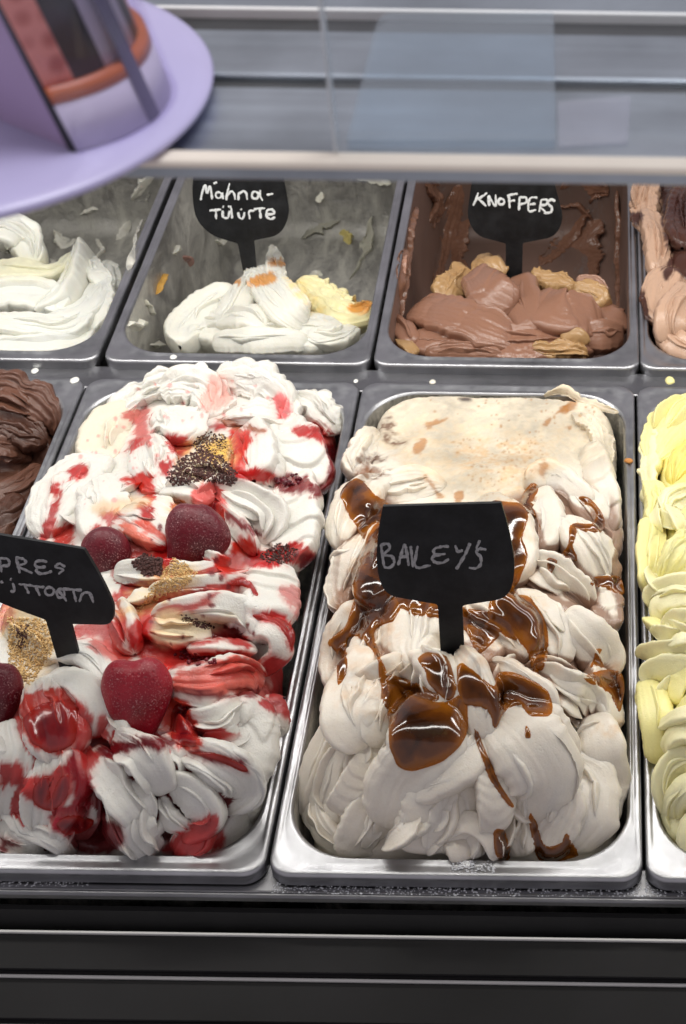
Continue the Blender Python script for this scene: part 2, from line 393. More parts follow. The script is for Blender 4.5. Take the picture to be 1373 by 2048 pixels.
    def blob(s, px, py, dz, rx, ry=None, rz=None, col=None, rough=1.2, fine=.35, n=28):
        C = s.at(np.array([px]), np.array([py]), dz)[0]; k = 1/scale_at(C)
        rx *= k; ry = (ry*k if ry else rx); rz = (rz*k if rz else rx*.7)
        u = np.linspace(0, 2*np.pi, n, endpoint=False); v = np.linspace(.02, np.pi-.02, n//2)
        V = np.stack([np.outer(np.sin(v), np.cos(u))*rx, np.outer(np.sin(v), np.sin(u))*ry, np.outer(np.cos(v), np.ones(n))*rz], -1).reshape(-1, 3)
        V *= (1+.25*fbm(V/max(rx, ry), 1.6, s.seed, 2))[:, None]
        i = np.arange(len(v)*n).reshape(len(v), n); j = np.roll(i, -1, 1)
        F = np.stack([i[:-1], i[1:], j[1:], j[:-1]], -1).reshape(-1, 4)
        s.put(C+V, F, col, rough=rough*.3, fine=fine)
    def finish(s):
        s.V = np.vstack(s.V); s.F = np.vstack(s.F); s.C = np.column_stack([np.vstack(s.C), np.zeros(s.n)]); s.K = np.concatenate(s.K)
        s.px, s.py = pix(s.V); s.nz = fbm(s.V, 260, 11, 3); s.nb = fbm(s.V, 60, 21, 2)
    def paint(s, poly, col, a=1.0, wet=0.0, feather=5, edge=5, streak=4, gran=0, smooth=True):
        """stain inside a pixel outline; the edge is broken up by noise and by the spatula streaks"""
        poly = catmull(poly, len(poly)*5, True) if smooth else np.array(poly, float)
        m = feather+edge+streak+4
        k = np.where((s.px > poly[:, 0].min()-m) & (s.px < poly[:, 0].max()+m) & (s.py > poly[:, 1].min()-m) & (s.py < poly[:, 1].max()+m))[0]
        if not len(k): return
        d = sdpoly(s.px[k], s.py[k], poly)+edge*(.6*s.nz[k]+.8*s.nb[k])+streak*s.K[k]
        f = np.clip(d/feather*.5+.5, 0, 1); f = f*f*(3-2*f)
        if gran: f = f*np.clip(.5+s.nz[k]*gran+.3*gran*vnoise(s.V[k], 700, 3), 0, 1)
        f = (f*a)[:, None]
        tgt = np.tile(np.array([*col, wet]), (len(k), 1)); tgt[:, :3] *= np.clip(1+.38*s.nb[k]+.22*s.nz[k], .4, 1.5)[:, None]; s.C[k] = s.C[k]*(1-f)+tgt*f
    def speck(s, poly, n, size, col, wet=0, seed=1, a=1):
        rs = np.random.RandomState(seed); poly = np.array(poly, float)
        for _ in range(n):
            for t in range(30):
                x = rs.uniform(poly[:, 0].min(), poly[:, 0].max()); y = rs.uniform(poly[:, 1].min(), poly[:, 1].max())
                if sdpoly(np.array([x]), np.array([y]), poly)[0] > 0: break
            r = size*rs.uniform(.5, 1.6); k = np.where((np.abs(s.px-x) < r*2) & (np.abs(s.py-y) < r*2))[0]
            if not len(k): continue
            d = r-np.hypot((s.px[k]-x)*rs.uniform(.7, 1.4), (s.py[k]-y)*rs.uniform(.7, 1.4))
            f = (np.clip(d/2+.5, 0, 1)*a)[:, None]; s.C[k] = s.C[k]*(1-f)+np.array([*col, wet])*f
    def vary(s, amp=.06, tint=(1, .97, .9)):
        f = (s.nb*amp)[:, None]; s.C[:, :3] = np.clip(s.C[:, :3]*(1+f*np.array(tint)), 0, 1)
    def build(s, name, mat, label, group=None, cat='gelato'):
        cen = s.V.mean(0); t = empty(name, (cen[0], cen[1], s.V[:, 2].min())); tag(t, label, cat, group)
        o = mesh_obj('cream', s.V, s.F, mat, t, True, s.C)
        s.root = t; s.bvh = BVHTree.FromPolygons(s.V.tolist(), s.F.tolist()); return t
    def hit(s, px, py):
        o = Vector(CAM); out = np.full((len(px), 3), np.nan)
        for i, d in enumerate(rays(px, py)):
            h = s.bvh.ray_cast(o, Vector(d).normalized())
            if h[0] is not None: out[i] = h[0]
        return out
    def sauce(s, name, poly, mat, thick=2.0, rim=14, step=3.0, smooth=6, wob=2.5, seed=0, lift=.0):
        """a pool of sauce lying on the cream: outline from the photo, position from the cream below it"""
        poly = catmull(poly, len(poly)*6, True)
        poly = poly+wob*np.stack([noise1(np.arange(len(poly))*.35, seed+1), noise1(np.arange(len(poly))*.35, seed+2)], 1)
        gx = np.arange(poly[:, 0].min()-step*2, poly[:, 0].max()+step*2, step); gy = np.arange(poly[:, 1].min()-step*2, poly[:, 1].max()+step*2, step)
        X, Y = np.meshgrid(gx, gy); sd = sdpoly(X.ravel(), Y.ravel(), poly).reshape(X.shape)
        g0, g1 = np.gradient(sd, step); gl = np.hypot(g0, g1)+1e-6
        out = sd < 0; Xs = np.where(out, X-sd*g1/gl, X); Ys = np.where(out, Y-sd*g0/gl, Y)
        ins = ~out; cell = ins[:-1, :-1] | ins[1:, :-1] | ins[:-1, 1:] | ins[1:, 1:]
        use = np.zeros(X.shape, bool); use[:-1, :-1] |= cell; use[1:, :-1] |= cell; use[:-1, 1:] |= cell; use[1:, 1:] |= cell
        idx = -np.ones(X.shape, int); idx[use] = np.arange(use.sum())
        H = s.hit(Xs[use], Ys[use]); ok = ~np.isnan(H[:, 0])
        if ok.sum() < 6: return None
        dep = np.linalg.norm(H-CAM, axis=1); dep[~ok] = np.nanmedian(dep)
        D = np.full(X.shape, np.nan); D[use] = dep; raw = D.copy()
        for k in range(smooth):
            acc = np.zeros(X.shape); cnt = np.zeros(X.shape)
            for ax, sh in ((0, 1), (0, -1), (1, 1), (1, -1)):
                r = np.roll(D, sh, ax); v = ~np.isnan(r); acc[v] += r[v]; cnt[v] += 1
            Dn = np.where(use, .4*D+.6*acc/np.maximum(cnt, 1), np.nan); D = np.fmin(Dn, raw+.0006)
        T = np.where(out, -.0002, .0002+thick*.45e-3*np.sqrt(np.clip(1-(1-np.clip(sd/(rim*1.7), 0, 1))**2, 0, 1)))
        dv = rays(Xs[use], Ys[use]); dv /= np.linalg.norm(dv, axis=1)[:, None]
        V0 = CAM+dv*(D[use]-lift*1e-3)[:, None]
        # surface normal of the draped sheet
        Z = np.full((*X.shape, 3), np.nan); Z[use] = V0
        gy_, gx_ = np.nan_to_num(np.stack([np.gradient(Z[..., k], axis=0) for k in range(3)], -1)), np.nan_to_num(np.stack([np.gradient(Z[..., k], axis=1) for k in range(3)], -1))
        Nn = np.cross(gy_, gx_)[use]; ln = np.linalg.norm(Nn, axis=1); bad = ln < 1e-14; Nn[bad] = -dv[bad]; ln[bad] = 1; Nn /= ln[:, None]
        Nn[(Nn*dv).sum(1) > 0] *= -1
        Nn = .5*Nn-.5*dv
        V = V0+Nn*T[use][:, None]
        q = np.stack([idx[:-1, :-1], idx[:-1, 1:], idx[1:, 1:], idx[1:, :-1]], -1)[cell]
        q = q[:, ::-1]
        th = np.clip(T[use]/(thick*1e-3+1e-9), 0, 1)
        fill = np.clip((dep-D[use])/.004, 0, 1)
        rel = np.clip(.95*np.clip(sd[use]/(rim*2.2), 0, 1)**.7*min(1, .5+thick/5)+.45*fill+.4*fbm(V, 75, seed+5, 3), 0, 1)
        o = mesh_obj(name, V, q, mat, s.root, True, np.stack([rel, rel, rel, np.ones(len(rel))], 1))
        return o
    def scatter(s, name, poly, n, size, mat, seed=1, flat=.7, sink=.2):
        rs = np.random.RandomState(seed); poly = np.array(poly, float); pts = []
        while len(pts) < n:
            x = rs.uniform(poly[:, 0].min(), poly[:, 0].max(), n*2); y = rs.uniform(poly[:, 1].min(), poly[:, 1].max(), n*2)
            k = sdpoly(x, y, poly) > 2*rs.randn(n*2); pts += list(zip(x[k], y[k]))
        pts = np.array(pts[:n]); H = s.hit(pts[:, 0], pts[:, 1]); H = H[~np.isnan(H[:, 0])]
        b = np.array([[1, 0, 0], [-1, 0, 0], [0, 1, 0], [0, -1, 0], [0, 0, 1], [0, 0, -1], [.6, .6, .5], [-.6, .6, .5], [.6, -.6, .5], [-.6, -.6, .5]], float)
        from_f = [(0, 6, 8), (0, 2, 6), (2, 7, 6), (2, 1, 7), (1, 9, 7), (1, 3, 9), (3, 8, 9), (3, 0, 8), (4, 6, 7), (4, 7, 9), (4, 9, 8), (4, 8, 6), (5, 2, 0), (5, 1, 2), (5, 3, 1), (5, 0, 3)]
        fa = np.array(from_f); Vs = []; Fs = []
        for i, h in enumerate(H):
            r = size*1e-3*rs.uniform(.45, 1.4); R = np.linalg.qr(rs.randn(3, 3))[0]
            v = (b*rs.uniform(.75, 1.25, (10, 1))*np.array([1, rs.uniform(.6, 1), flat]))@R*r
            Vs.append(v+h+np.array([0, 0, r*(.5-sink)])); Fs.append(fa+10*i)
        o = mesh_obj(name, np.vstack(Vs), np.vstack(Fs), mat, s.root, False); o['kind'] = 'stuff'; return o

def cream_mat(name, grain=.35, rough=.42, sss=.22, sheen=0.0):
    m, nt, b = new_mat(name); L = nt.links.new
    at = N(nt, 'ShaderNodeAttribute', attribute_name='Col'); tc = N(nt, 'ShaderNodeTexCoord')
    n1 = N(nt, 'ShaderNodeTexNoise', i_Scale=1100.0, i_Detail=3.0, i_Roughness=.6); L(tc.outputs['Object'], n1.inputs['Vector'])
    n2 = N(nt, 'ShaderNodeTexNoise', i_Scale=260.0, i_Detail=3.0); L(tc.outputs['Object'], n2.inputs['Vector'])
    ad = N(nt, 'ShaderNodeMath', operation='MULTIPLY_ADD'); L(n2.outputs[0], ad.inputs[0]); ad.inputs[1].default_value = .9; L(n1.outputs[0], ad.inputs[2])
    vo = N(nt, 'ShaderNodeTexVoronoi', i_Scale=420.0); L(tc.outputs['Object'], vo.inputs['Vector'])
    pit = ramp(nt, vo.outputs['Distance'], [(.10, g4(0.0)), (.26, g4(1.0))])
    n5 = N(nt, 'ShaderNodeTexNoise', i_Scale=70.0, i_Detail=2.0); L(tc.outputs['Object'], n5.inputs['Vector'])
    pk = ramp(nt, n5.outputs[0], [(.48, g4(1.0)), (.62, g4(0.0))])
    pm = N(nt, 'ShaderNodeMath', operation='MAXIMUM'); L(pit.outputs[0], pm.inputs[0]); L(pk.outputs[0], pm.inputs[1])
    ad2 = N(nt, 'ShaderNodeMath', operation='MULTIPLY_ADD'); L(pm.outputs[0], ad2.inputs[0]); ad2.inputs[1].default_value = .8; L(ad.outputs[0], ad2.inputs[2])
    bp = N(nt, 'ShaderNodeBump', i_Strength=grain, i_Distance=.0008); L(ad2.outputs[0], bp.inputs['Height']); L(bp.outputs[0], b.inputs['Normal'])
    hs = N(nt, 'ShaderNodeMixRGB', blend_type='MULTIPLY'); hs.inputs[0].default_value = .22
    rr = ramp(nt, n1.outputs[0], [(.35, (.84, .82, .80, 1)), (.6, (1, 1, 1, 1))]); L(at.outputs['Color'], hs.inputs[1]); L(rr.outputs[0], hs.inputs[2])
    L(hs.outputs[0], b.inputs['Base Color'])
    mr = N(nt, 'ShaderNodeMapRange'); L(at.outputs['Alpha'], mr.inputs[0]); mr.inputs['To Min'].default_value = rough; mr.inputs['To Max'].default_value = .08
    L(mr.outputs[0], b.inputs['Roughness'])
    b.inputs['Subsurface Weight'].default_value = sss; b.inputs['Subsurface Radius'].default_value = (1, .75, .5); b.inputs['Subsurface Scale'].default_value = .0028
    b.inputs['Specular IOR Level'].default_value = .5
    return m
def sauce_mat(name, thin, mid, thick, rough=.10, tint=(.72, .40, .12)):
    m, nt, b = new_mat(name); L = nt.links.new
    at = N(nt, 'ShaderNodeAttribute', attribute_name='Col')
    tc = N(nt, 'ShaderNodeTexCoord'); n2 = N(nt, 'ShaderNodeTexNoise', i_Scale=200.0, i_Detail=3.0); L(tc.outputs['Object'], n2.inputs['Vector'])
    ad = N(nt, 'ShaderNodeMath', operation='MULTIPLY_ADD'); L(n2.outputs[0], ad.inputs[0]); ad.inputs[1].default_value = .35; L(at.outputs['Fac'], ad.inputs[2])
    sb = N(nt, 'ShaderNodeMath', operation='SUBTRACT'); L(ad.outputs[0], sb.inputs[0]); sb.inputs[1].default_value = .17
    r = ramp(nt, sb.outputs[0], [(.05, g4(thin)), (.45, g4(mid)), (.9, g4(thick))]); L(r.outputs[0], b.inputs['Base Color'])
    b.inputs['Roughness'].default_value = rough; b.inputs['Specular IOR Level'].default_value = .6
    b.inputs['Coat Weight'].default_value = .2; b.inputs['Coat Roughness'].default_value = .06
    bp = N(nt, 'ShaderNodeBump', i_Strength=.12, i_Distance=.0006); L(n2.outputs[0], bp.inputs['Height']); L(bp.outputs[0], b.inputs['Normal'])
    # thin edges let the cream show through, tinted
    out = [n_ for n_ in nt.nodes if n_.type == 'OUTPUT_MATERIAL'][0]
    tr = N(nt, 'ShaderNodeBsdfTransparent'); tr.inputs[0].default_value = g4(tint)
    op = ramp(nt, sb.outputs[0], [(.02, g4(.30)), (.38, g4(1.0))]); mx = N(nt, 'ShaderNodeMixShader'); L(op.outputs[0], mx.inputs[0]); L(tr.outputs[0], mx.inputs[1]); L(b.outputs[0], mx.inputs[2]); L(mx.outputs[0], out.inputs[0])
    return m
M_CREAM = cream_mat('cream', .20, .30, .20)
M_FROST = cream_mat('frosty_cream', .34, .34, .12)
M_CARAMEL = sauce_mat('caramel', lin(176, 106, 28), lin(98, 52, 13), lin(48, 24, 10))
M_JAM = sauce_mat('strawberry_jam', lin(186, 54, 42), lin(138, 26, 28), lin(84, 10, 20), .16, (.80, .22, .16))
def crumb_mat(name, a, b_):
    return plain(name, a, .7, 0, .35, 400)
# ------------------------------------------------------------------ pan interiors
def basin_mat(name, residue, amount, base=(.30, .30, .30), rough=.5):
    m, nt, b = new_mat(name); L = nt.links.new
    tc = N(nt, 'ShaderNodeTexCoord')
    n1 = N(nt, 'ShaderNodeTexNoise', i_Scale=58.0, i_Detail=9.0, i_Roughness=.74, i_Distortion=.35); mp = N(nt, 'ShaderNodeMapping'); mp.inputs['Scale'].default_value = (1.0, .38, .45); mp.inputs['Rotation'].default_value = (.3, .2, .5); L(tc.outputs['Object'], mp.inputs[0]); L(mp.outputs[0], n1.inputs['Vector'])
    n2 = N(nt, 'ShaderNodeTexNoise', i_Scale=300.0, i_Detail=3.0); L(tc.outputs['Object'], n2.inputs['Vector'])
    n4 = N(nt, 'ShaderNodeTexNoise', i_Scale=8.0, i_Detail=4.0); L(tc.outputs['Object'], n4.inputs['Vector'])
    ad = N(nt, 'ShaderNodeMath', operation='MULTIPLY_ADD'); L(n2.outputs[0], ad.inputs[0]); ad.inputs[1].default_value = .16; L(n1.outputs[0], ad.inputs[2])
    k = ramp(nt, ad.outputs[0], [(.70-amount*.34, g4(0.0)), (.90-amount*.30, g4(.85))])
    st = ramp(nt, n4.outputs[0], [(.35, g4(tuple(c*.6 for c in base))), (.7, g4(base))])
    mx = N(nt, 'ShaderNodeMixRGB'); L(k.outputs[0], mx.inputs[0]); L(st.outputs[0], mx.inputs[1]); rc = ramp(nt, n4.outputs[0], [(.3, g4(tuple(c*.55 for c in residue))), (.5, g4(residue)), (.7, g4(tuple(min(1, c*1.35) for c in residue)))]); L(rc.outputs[0], mx.inputs[2])
    L(mx.outputs[0], b.inputs['Base Color'])
    iv = N(nt, 'ShaderNodeMath', operation='SUBTRACT'); iv.inputs[0].default_value = 1.0; L(k.outputs[0], iv.inputs[1]); L(iv.outputs[0], b.inputs['Metallic'])
    b.inputs['Roughness'].default_value = rough
    bp = N(nt, 'ShaderNodeBump', i_Strength=.6, i_Distance=.0012); L(k.outputs[0], bp.inputs['Height']); L(bp.outputs[0], b.inputs['Normal'])
    return m
M_B_WHITE = basin_mat('steel_with_milk_residue', lin(190, 188, 178), .62, (.50, .49, .47))
M_B_CREAM = basin_mat('steel_with_cream_residue', lin(225, 222, 212), .62, (.36, .36, .35))
M_B_CHOC = basin_mat('steel_with_chocolate_residue', lin(112, 80, 64), 1.25, (.42, .40, .40))
M_B_DARK = basin_mat('steel_with_dark_residue', lin(92, 62, 48), 1.0, (.42, .42, .43))
for k, nm, bm_ in ((-2, 'brown chocolate gelato', M_B_DARK), (-1, 'strawberry swirl gelato', M_B_CREAM), (0, 'caramel drizzled gelato', M_B_CREAM), (1, 'yellow gelato', M_B_CREAM)):
    pan(k*PITCHX, 0, 'steel pan in the front row holding the '+nm, bm_)
BX = {-2: -2*PITCHX+.001, -1: -PITCHX+.003, 0: .0035, 1: PITCHX+.0025}
for k, nm, bm_ in ((-2, 'plain white gelato', M_B_WHITE), (-1, 'small white heap with orange bits', M_B_WHITE), (0, 'milk chocolate gelato', M_B_CHOC), (1, 'beige and dark brown gelato', M_B_CHOC)):
    pan(BX[k], ROW2, 'steel pan in the back row holding the '+nm, bm_)
# ------------------------------------------------------------------ caramel gelato (front row)
def caramel_gelato():
    W_ = lin(230, 222, 208); B_ = lin(230, 214, 184)
    g = Gelato([(700, 800, 0), (980, 790, 3), (1240, 800, 0), (720, 900, 2), (980, 880, 5), (1230, 900, 0), (800, 960, 8), (980, 990, 14), (1200, 980, 8),
                (690, 1050, 14), (850, 1080, 26), (1000, 1080, 28), (1130, 1080, 20), (1230, 1080, 2), (665, 1200, 8), (780, 1180, 28), (950, 1220, 33), (1100, 1220, 25), (1220, 1230, 6),
                (650, 1330, 4), (760, 1330, 26), (900, 1350, 36), (1060, 1370, 30), (1210, 1370, 8), (640, 1470, -2), (740, 1450, 20), (880, 1460, 30), (1040, 1480, 24), (1220, 1500, 4),
                (600, 1600, -14), (700, 1600, 2), (850, 1590, 14), (1000, 1590, 14), (1140, 1600, 4), (1240, 1600, -14), (640, 1690, -26), (720, 1690, -14), (880, 1680, -8), (1030, 1690, -14), (1160, 1690, -18)], W_, sq=(990, 770, 912, 1750, .925))
    g.mound(0, 0, x0=0.0, gran=.45, fine=.4, step=.0007)
    f = g.fold
    # back edge crust
    f([(1100, 792, 1), (1150, 788, 2), (1205, 806, 3), (1258, 822, 2)], [12, 22, 22, 10], 1.6, under=2, stri=(6, .6), jag=.4, rough=3, col=B_)
    f([(1170, 830, 1), (1215, 870, 3), (1235, 930, 1)], [40, 50, 30], 5, stri=(6, .6), jag=.25, rough=1.4, col=B_)
    f([(740, 870, 1), (705, 910, 3), (690, 960, 1)], [50, 70, 50], 5, stri=(8, .5), jag=.2, rough=1.4)
    # upper right
    f([(1195, 900, 0), (1220, 960, 4), (1238, 1030, 0), (1242, 1090, -4)], [60, 70, 60, 40], 8, ribs=(5, 1.6), stri=(5, .2))
    f([(1055, 985, 0), (1105, 962, 4), (1170, 1000, 3), (1190, 1030, 0)], [40, 84, 70, 40], 8, stri=(4, .12), n=(0, -.3, 1))
    f([(1160, 985, 0), (1195, 1020, 2), (1235, 1075, -2), (1240, 1120, -6)], [70, 80, 70, 40], 8, stri=(7, .35))
    f([(1085, 995, 2), (1095, 1050, 4), (1085, 1120, 2)], [70, 110, 70], 8, stri=(12, .22), n=(-.1, -.7, 1))
    f([(1140, 1050, 2), (1185, 1090, 5), (1215, 1150, 0), (1225, 1190, -4)], [60, 110, 110, 60], 9, stri=(7, .3), n=(.3, -.5, 1))
    f([(1205, 1160, 0), (1225, 1215, 4), (1232, 1275, 0)], [50, 74, 50], 8, ribs=(3, 1.8), n=(.5, -.4, 1))
    f([(1040, 1125, 3), (1100, 1145, 8), (1160, 1190, 6), (1190, 1225, 2)], [50, 96, 104, 60], 7, cup=4, stri=(4, .10), n=(0, -.55, 1), lip=1)
    f([(1055, 1185, 3), (1095, 1235, 6), (1130, 1290, 5), (1125, 1340, 0)], [40, 92, 90, 40], 6, stri=(10, .25), n=(.15, -.8, 1))
    f([(1140, 1235, 2), (1185, 1275, 6), (1220, 1315, 3), (1215, 1345, -2)], [50, 100, 104, 70], 9, stri=(5, .14), n=(.2, -.5, 1))
    f([(1205, 1350, 0), (1228, 1400, 4), (1240, 1470, 0)], [60, 84, 60], 9, ribs=(3, 1.5), n=(.5, -.4, 1))
    f([(1195, 1440, 2), (1222, 1500, 6), (1228, 1570, 2), (1210, 1640, -4), (1170, 1690, -6)], [70, 104, 100, 84, 40], 10, ribs=(2.4, 1.0), stri=(5, .15), n=(.4, -.6, 1))
    # left side
    f([(755, 960, 2), (700, 1000, 5), (670, 1060, 2), (660, 1110, -2)], [60, 110, 90, 40], 7, stri=(5, .3), n=(-.2, -.4, 1))
    f([(890, 975, 1), (820, 975, 4), (750, 985, 5), (705, 970, 2)], [50, 96, 100, 40], 6, stri=(16, .35), n=(0, -.6, 1))
    f([(735, 1060, 2), (690, 1120, 5), (665, 1190, 1), (670, 1230, -3)], [60, 90, 80, 40], 7, stri=(4, .3), n=(-.35, -.4, 1), tw=(0, 25))
    f([(800, 1040, 3), (770, 1110, 6), (740, 1180, 5), (730, 1230, 2)], [70, 110, 110, 60], 8, stri=(5, .2), n=(-.1, -.5, 1))
    f([(705, 1205, 2), (675, 1265, 5), (655, 1330, 2), (652, 1390, -3)], [50, 80, 70, 40], 8, stri=(5, .3), n=(-.3, -.5, 1))
    f([(760, 1225, 2), (735, 1290, 4), (700, 1350, 3), (690, 1390, 0)], [60, 96, 90, 50], 7, stri=(5, .25), n=(-.1, -.6, 1))
    f([(880, 1160, 4), (830, 1230, 7), (815, 1300, 5), (830, 1350, 2)], [80, 140, 130, 80], 9, stri=(6, .2), n=(-.1, -.6, 1))
    f([(800, 1330, 3), (750, 1355, 7), (700, 1385, 5), (665, 1400, 0)], [50, 72, 66, 30], 7, stri=(5, .25), n=(0, -.5, 1))
    # centre right behind the tag
    f([(960, 1020, 2), (1010, 1060, 6), (1030, 1120, 5), (1020, 1180, 2)], [80, 130, 120, 70], 9, stri=(5, .2))
    f([(900, 1030, 2), (880, 1100, 6), (900, 1180, 4)], [120, 200, 160], 9, stri=(5, .2))
    f([(930, 1190, 2), (985, 1230, 7), (1040, 1280, 6), (1060, 1330, 2)], [70, 120, 120, 60], 8, stri=(6, .2), n=(.1, -.6, 1))
    f([(930, 1250, 1), (965, 1290, 5), (1000, 1330, 2)], [60, 84, 60], 7, stri=(7, .2))
    # front heap
    f([(700, 1410, 0), (655, 1470, 4), (612, 1560, 3), (600, 1640, -2)], [50, 76, 70, 40], 8, stri=(5, .3), n=(-.5, -.5, 1))
    f([(620, 1560, -2), (612, 1620, 2), (650, 1680, 0), (715, 1705, -4)], [40, 64, 60, 30], 6, stri=(8, .4), n=(-.3, -.6, 1))
    f([(690, 1470, 0), (655, 1540, 5), (635, 1610, 3), (665, 1650, -1)], [40, 78, 76, 40], 7, stri=(4, .15), n=(-.5, -.7, 1), tw=(0, 20))
    f([(735, 1310, 2), (700, 1390, 9), (690, 1450, 10), (720, 1500, 5)], [70, 130, 130, 60], 10, stri=(6, .35), n=(-.25, -.75, 1))
    f([(770, 1380, 3), (745, 1440, 8), (740, 1500, 6)], [50, 84, 50], 8, stri=(5, .3), n=(-.1, -.8, 1))
    f([(760, 1490, 1), (725, 1545, 7), (690, 1600, 5), (670, 1625, 1)], [60, 84, 80, 50], 8, ribs=(8, 1.1, .45), stri=(6, .15), n=(-.35, -.7, 1))
    f([(860, 1400, 2), (850, 1490, 8), (800, 1580, 7), (770, 1650, 1)], [110, 180, 170, 110], 10, stri=(6, .3), n=(-.15, -.9, 1))
    f([(760, 1580, 2), (720, 1640, 5), (695, 1690, 2), (685, 1716, -3)], [60, 96, 84, 40], 8, stri=(7, .35), n=(-.2, -.8, 1), jag=.1)
    f([(985, 1440, 2), (920, 1520, 9), (840, 1560, 8), (780, 1560, 3)], [90, 120, 110, 60], 8, stri=(14, .3), n=(0, -.8, 1))
    f([(900, 1540, 2), (880, 1610, 7), (850, 1670, 3), (840, 1700, -3)], [100, 170, 150, 90], 9, stri=(6, .2), n=(0, -.9, 1))
    f([(850, 1712, 2), (880, 1665, 7), (935, 1640, 9), (985, 1670, 7), (1000, 1720, 1)], [30, 44, 50, 46, 30], 5, stri=(7, .3), n=(0, -.9, .7))
    f([(920, 1660, -1), (935, 1690, 2), (940, 1720, -3)], [70, 96, 70], 5, stri=(5, .4), n=(0, -.9, .8))
    f([(930, 1480, 2), (945, 1560, 6), (965, 1640, 2)], [40, 56, 34], 7, stri=(6, .25), n=(-.3, -.8, 1))
    f([(970, 1470, 3), (985, 1540, 10), (1000, 1610, 9), (985, 1665, 3)], [44, 84, 84, 46], 8, ribs=(12, .8, .5), stri=(5, .15), n=(.1, -.8, 1))
    f([(1000, 1440, 3), (1060, 1490, 10), (1100, 1560, 10), (1070, 1640, 2)], [80, 170, 180, 100], 11, stri=(16, .26), n=(.15, -.8, 1), c1=.4)
    f([(1080, 1350, 4), (1135, 1375, 9), (1185, 1410, 6), (1195, 1450, 1)], [50, 96, 100, 60], 7, cup=3.5, stri=(4, .12), n=(.05, -.6, 1), lip=1)
    f([(1060, 1330, 4), (1120, 1330, 7), (1190, 1370, 5)], [20, 34, 24], 4, stri=(6, .3))
    f([(1040, 1390, 4), (1085, 1440, 10), (1130, 1500, 9), (1140, 1545, 3)], [60, 110, 110, 50], 7, stri=(14, .42), n=(.2, -.8, 1), c1=.3)
    f([(1090, 1400, 6), (1130, 1450, 11), (1172, 1492, 8)], [16, 26, 14], 4, stri=(4, .2), n=(.3, -.8, 1))
    f([(1140, 1520, 2), (1195, 1560, 8), (1200, 1630, 7), (1150, 1700, 1)], [60, 120, 130, 70], 8, stri=(14, .5), n=(.35, -.8, 1))
    f([(1120, 1560, 2), (1150, 1610, 7), (1120, 1670, 4), (1090, 1700, -1)], [50, 90, 90, 50], 7, stri=(9, .4), n=(.1, -.9, 1))
    f([(1060, 1620, 1), (1050, 1670, 4), (1060, 1716, -2)], [60, 84, 60], 6, stri=(8, .3), n=(0, -.9, .8))
    # dollops around the foot of the tag
    f([(925, 1318, 6), (950, 1360, 10), (965, 1430, 11), (975, 1490, 6)], [34, 80, 96, 50], 10, stri=(7, .35), n=(.05, -.7, 1))
    f([(840, 1320, 5), (870, 1340, 9), (895, 1395, 6)], [44, 84, 60], 8, stri=(5, .25))
    f([(890, 1330, 5), (900, 1380, 8), (890, 1430, 5)], [40, 64, 50], 8, stri=(5, .25))
    f([(985, 1340, 4), (1040, 1365, 8), (1090, 1400, 7), (1100, 1430, 3)], [50, 76, 76, 50], 8, stri=(5, .2))
    g.petals([(650, 1420), (760, 1380), (900, 1540), (1080, 1480), (1220, 1420), (1230, 1600), (1100, 1690), (760, 1690), (620, 1600)], 30, (930, 1330), 3)
    g.petals([(660, 1080), (760, 1060), (900, 1230), (1060, 1100), (1220, 1060), (1230, 1400), (1100, 1420), (700, 1400)], 22, (930, 1100), 5, L=(40, 84), w=(22, 44))
    g.finish(); g.cavity()
    beige = lin(216, 205, 184); tan = lin(202, 178, 142)
    g.paint([(730, 790), (1000, 775), (1230, 800), (1240, 920), (1120, 940), (1000, 1005), (880, 990), (800, 920), (740, 880)], beige, 1, feather=30, edge=16)
    g.paint([(760, 900), (860, 840), (1000, 850), (1160, 850), (1080, 960), (1000, 1010), (900, 990)], tan, .55, feather=34, edge=24, gran=1.2)
    g.paint([(900, 900), (1060, 880), (1090, 930), (980, 960)], lin(188, 146, 98), .4, feather=20, edge=16, gran=1.3)
    g.speck([(900, 880), (1100, 860), (1090, 940), (960, 1000)], 120, 1.7, lin(165, 120, 72), a=.5)
    g.speck([(860, 800), (1200, 780), (1200, 850), (860, 860)], 40, 2.0, lin(170, 120, 62), a=.6, seed=4)
    for q in ([(1085, 848), (1098, 834), (1106, 838), (1094, 856)], [(1110, 828), (1140, 806), (1132, 822)], [(1120, 815), (1150, 800), (1150, 815), (1125, 830)], [(830, 890), (850, 880), (850, 900), (830, 910)], [(850, 852), (890, 836), (893, 840), (862, 856)],
              [(1083, 930), (1093, 928), (1092, 950), (1082, 952)], [(848, 955), (862, 960), (886, 990), (872, 992)], [(1130, 855), (1145, 850), (1140, 865)], [(910, 985), (930, 980), (925, 1000), (912, 1002)]):
        g.paint(q, lin(168, 112, 54), .75, .3, feather=4, edge=11, streak=0)
    dk = lin(90, 55, 38)
    for q in ([(755, 860), (780, 838), (790, 870), (815, 885), (790, 890)], [(715, 930), (735, 905), (770, 905), (775, 930), (745, 965), (720, 965)], [(770, 940), (785, 930), (775, 945)]):
        g.paint(q, dk, .85, .2, feather=8, edge=14, gran=1.2)
    g.paint([(918, 795), (938, 793), (945, 802), (925, 803)], lin(60, 45, 45), .9)
    g.paint([(1180, 1350), (1240, 1330), (1245, 1380), (1200, 1370)], lin(190, 140, 80), .5, feather=14, edge=10, gran=1)
    g.paint([(1180, 1450), (1245, 1440), (1245, 1460), (1190, 1475)], lin(205, 165, 110), .6, feather=12, edge=8, gran=1)
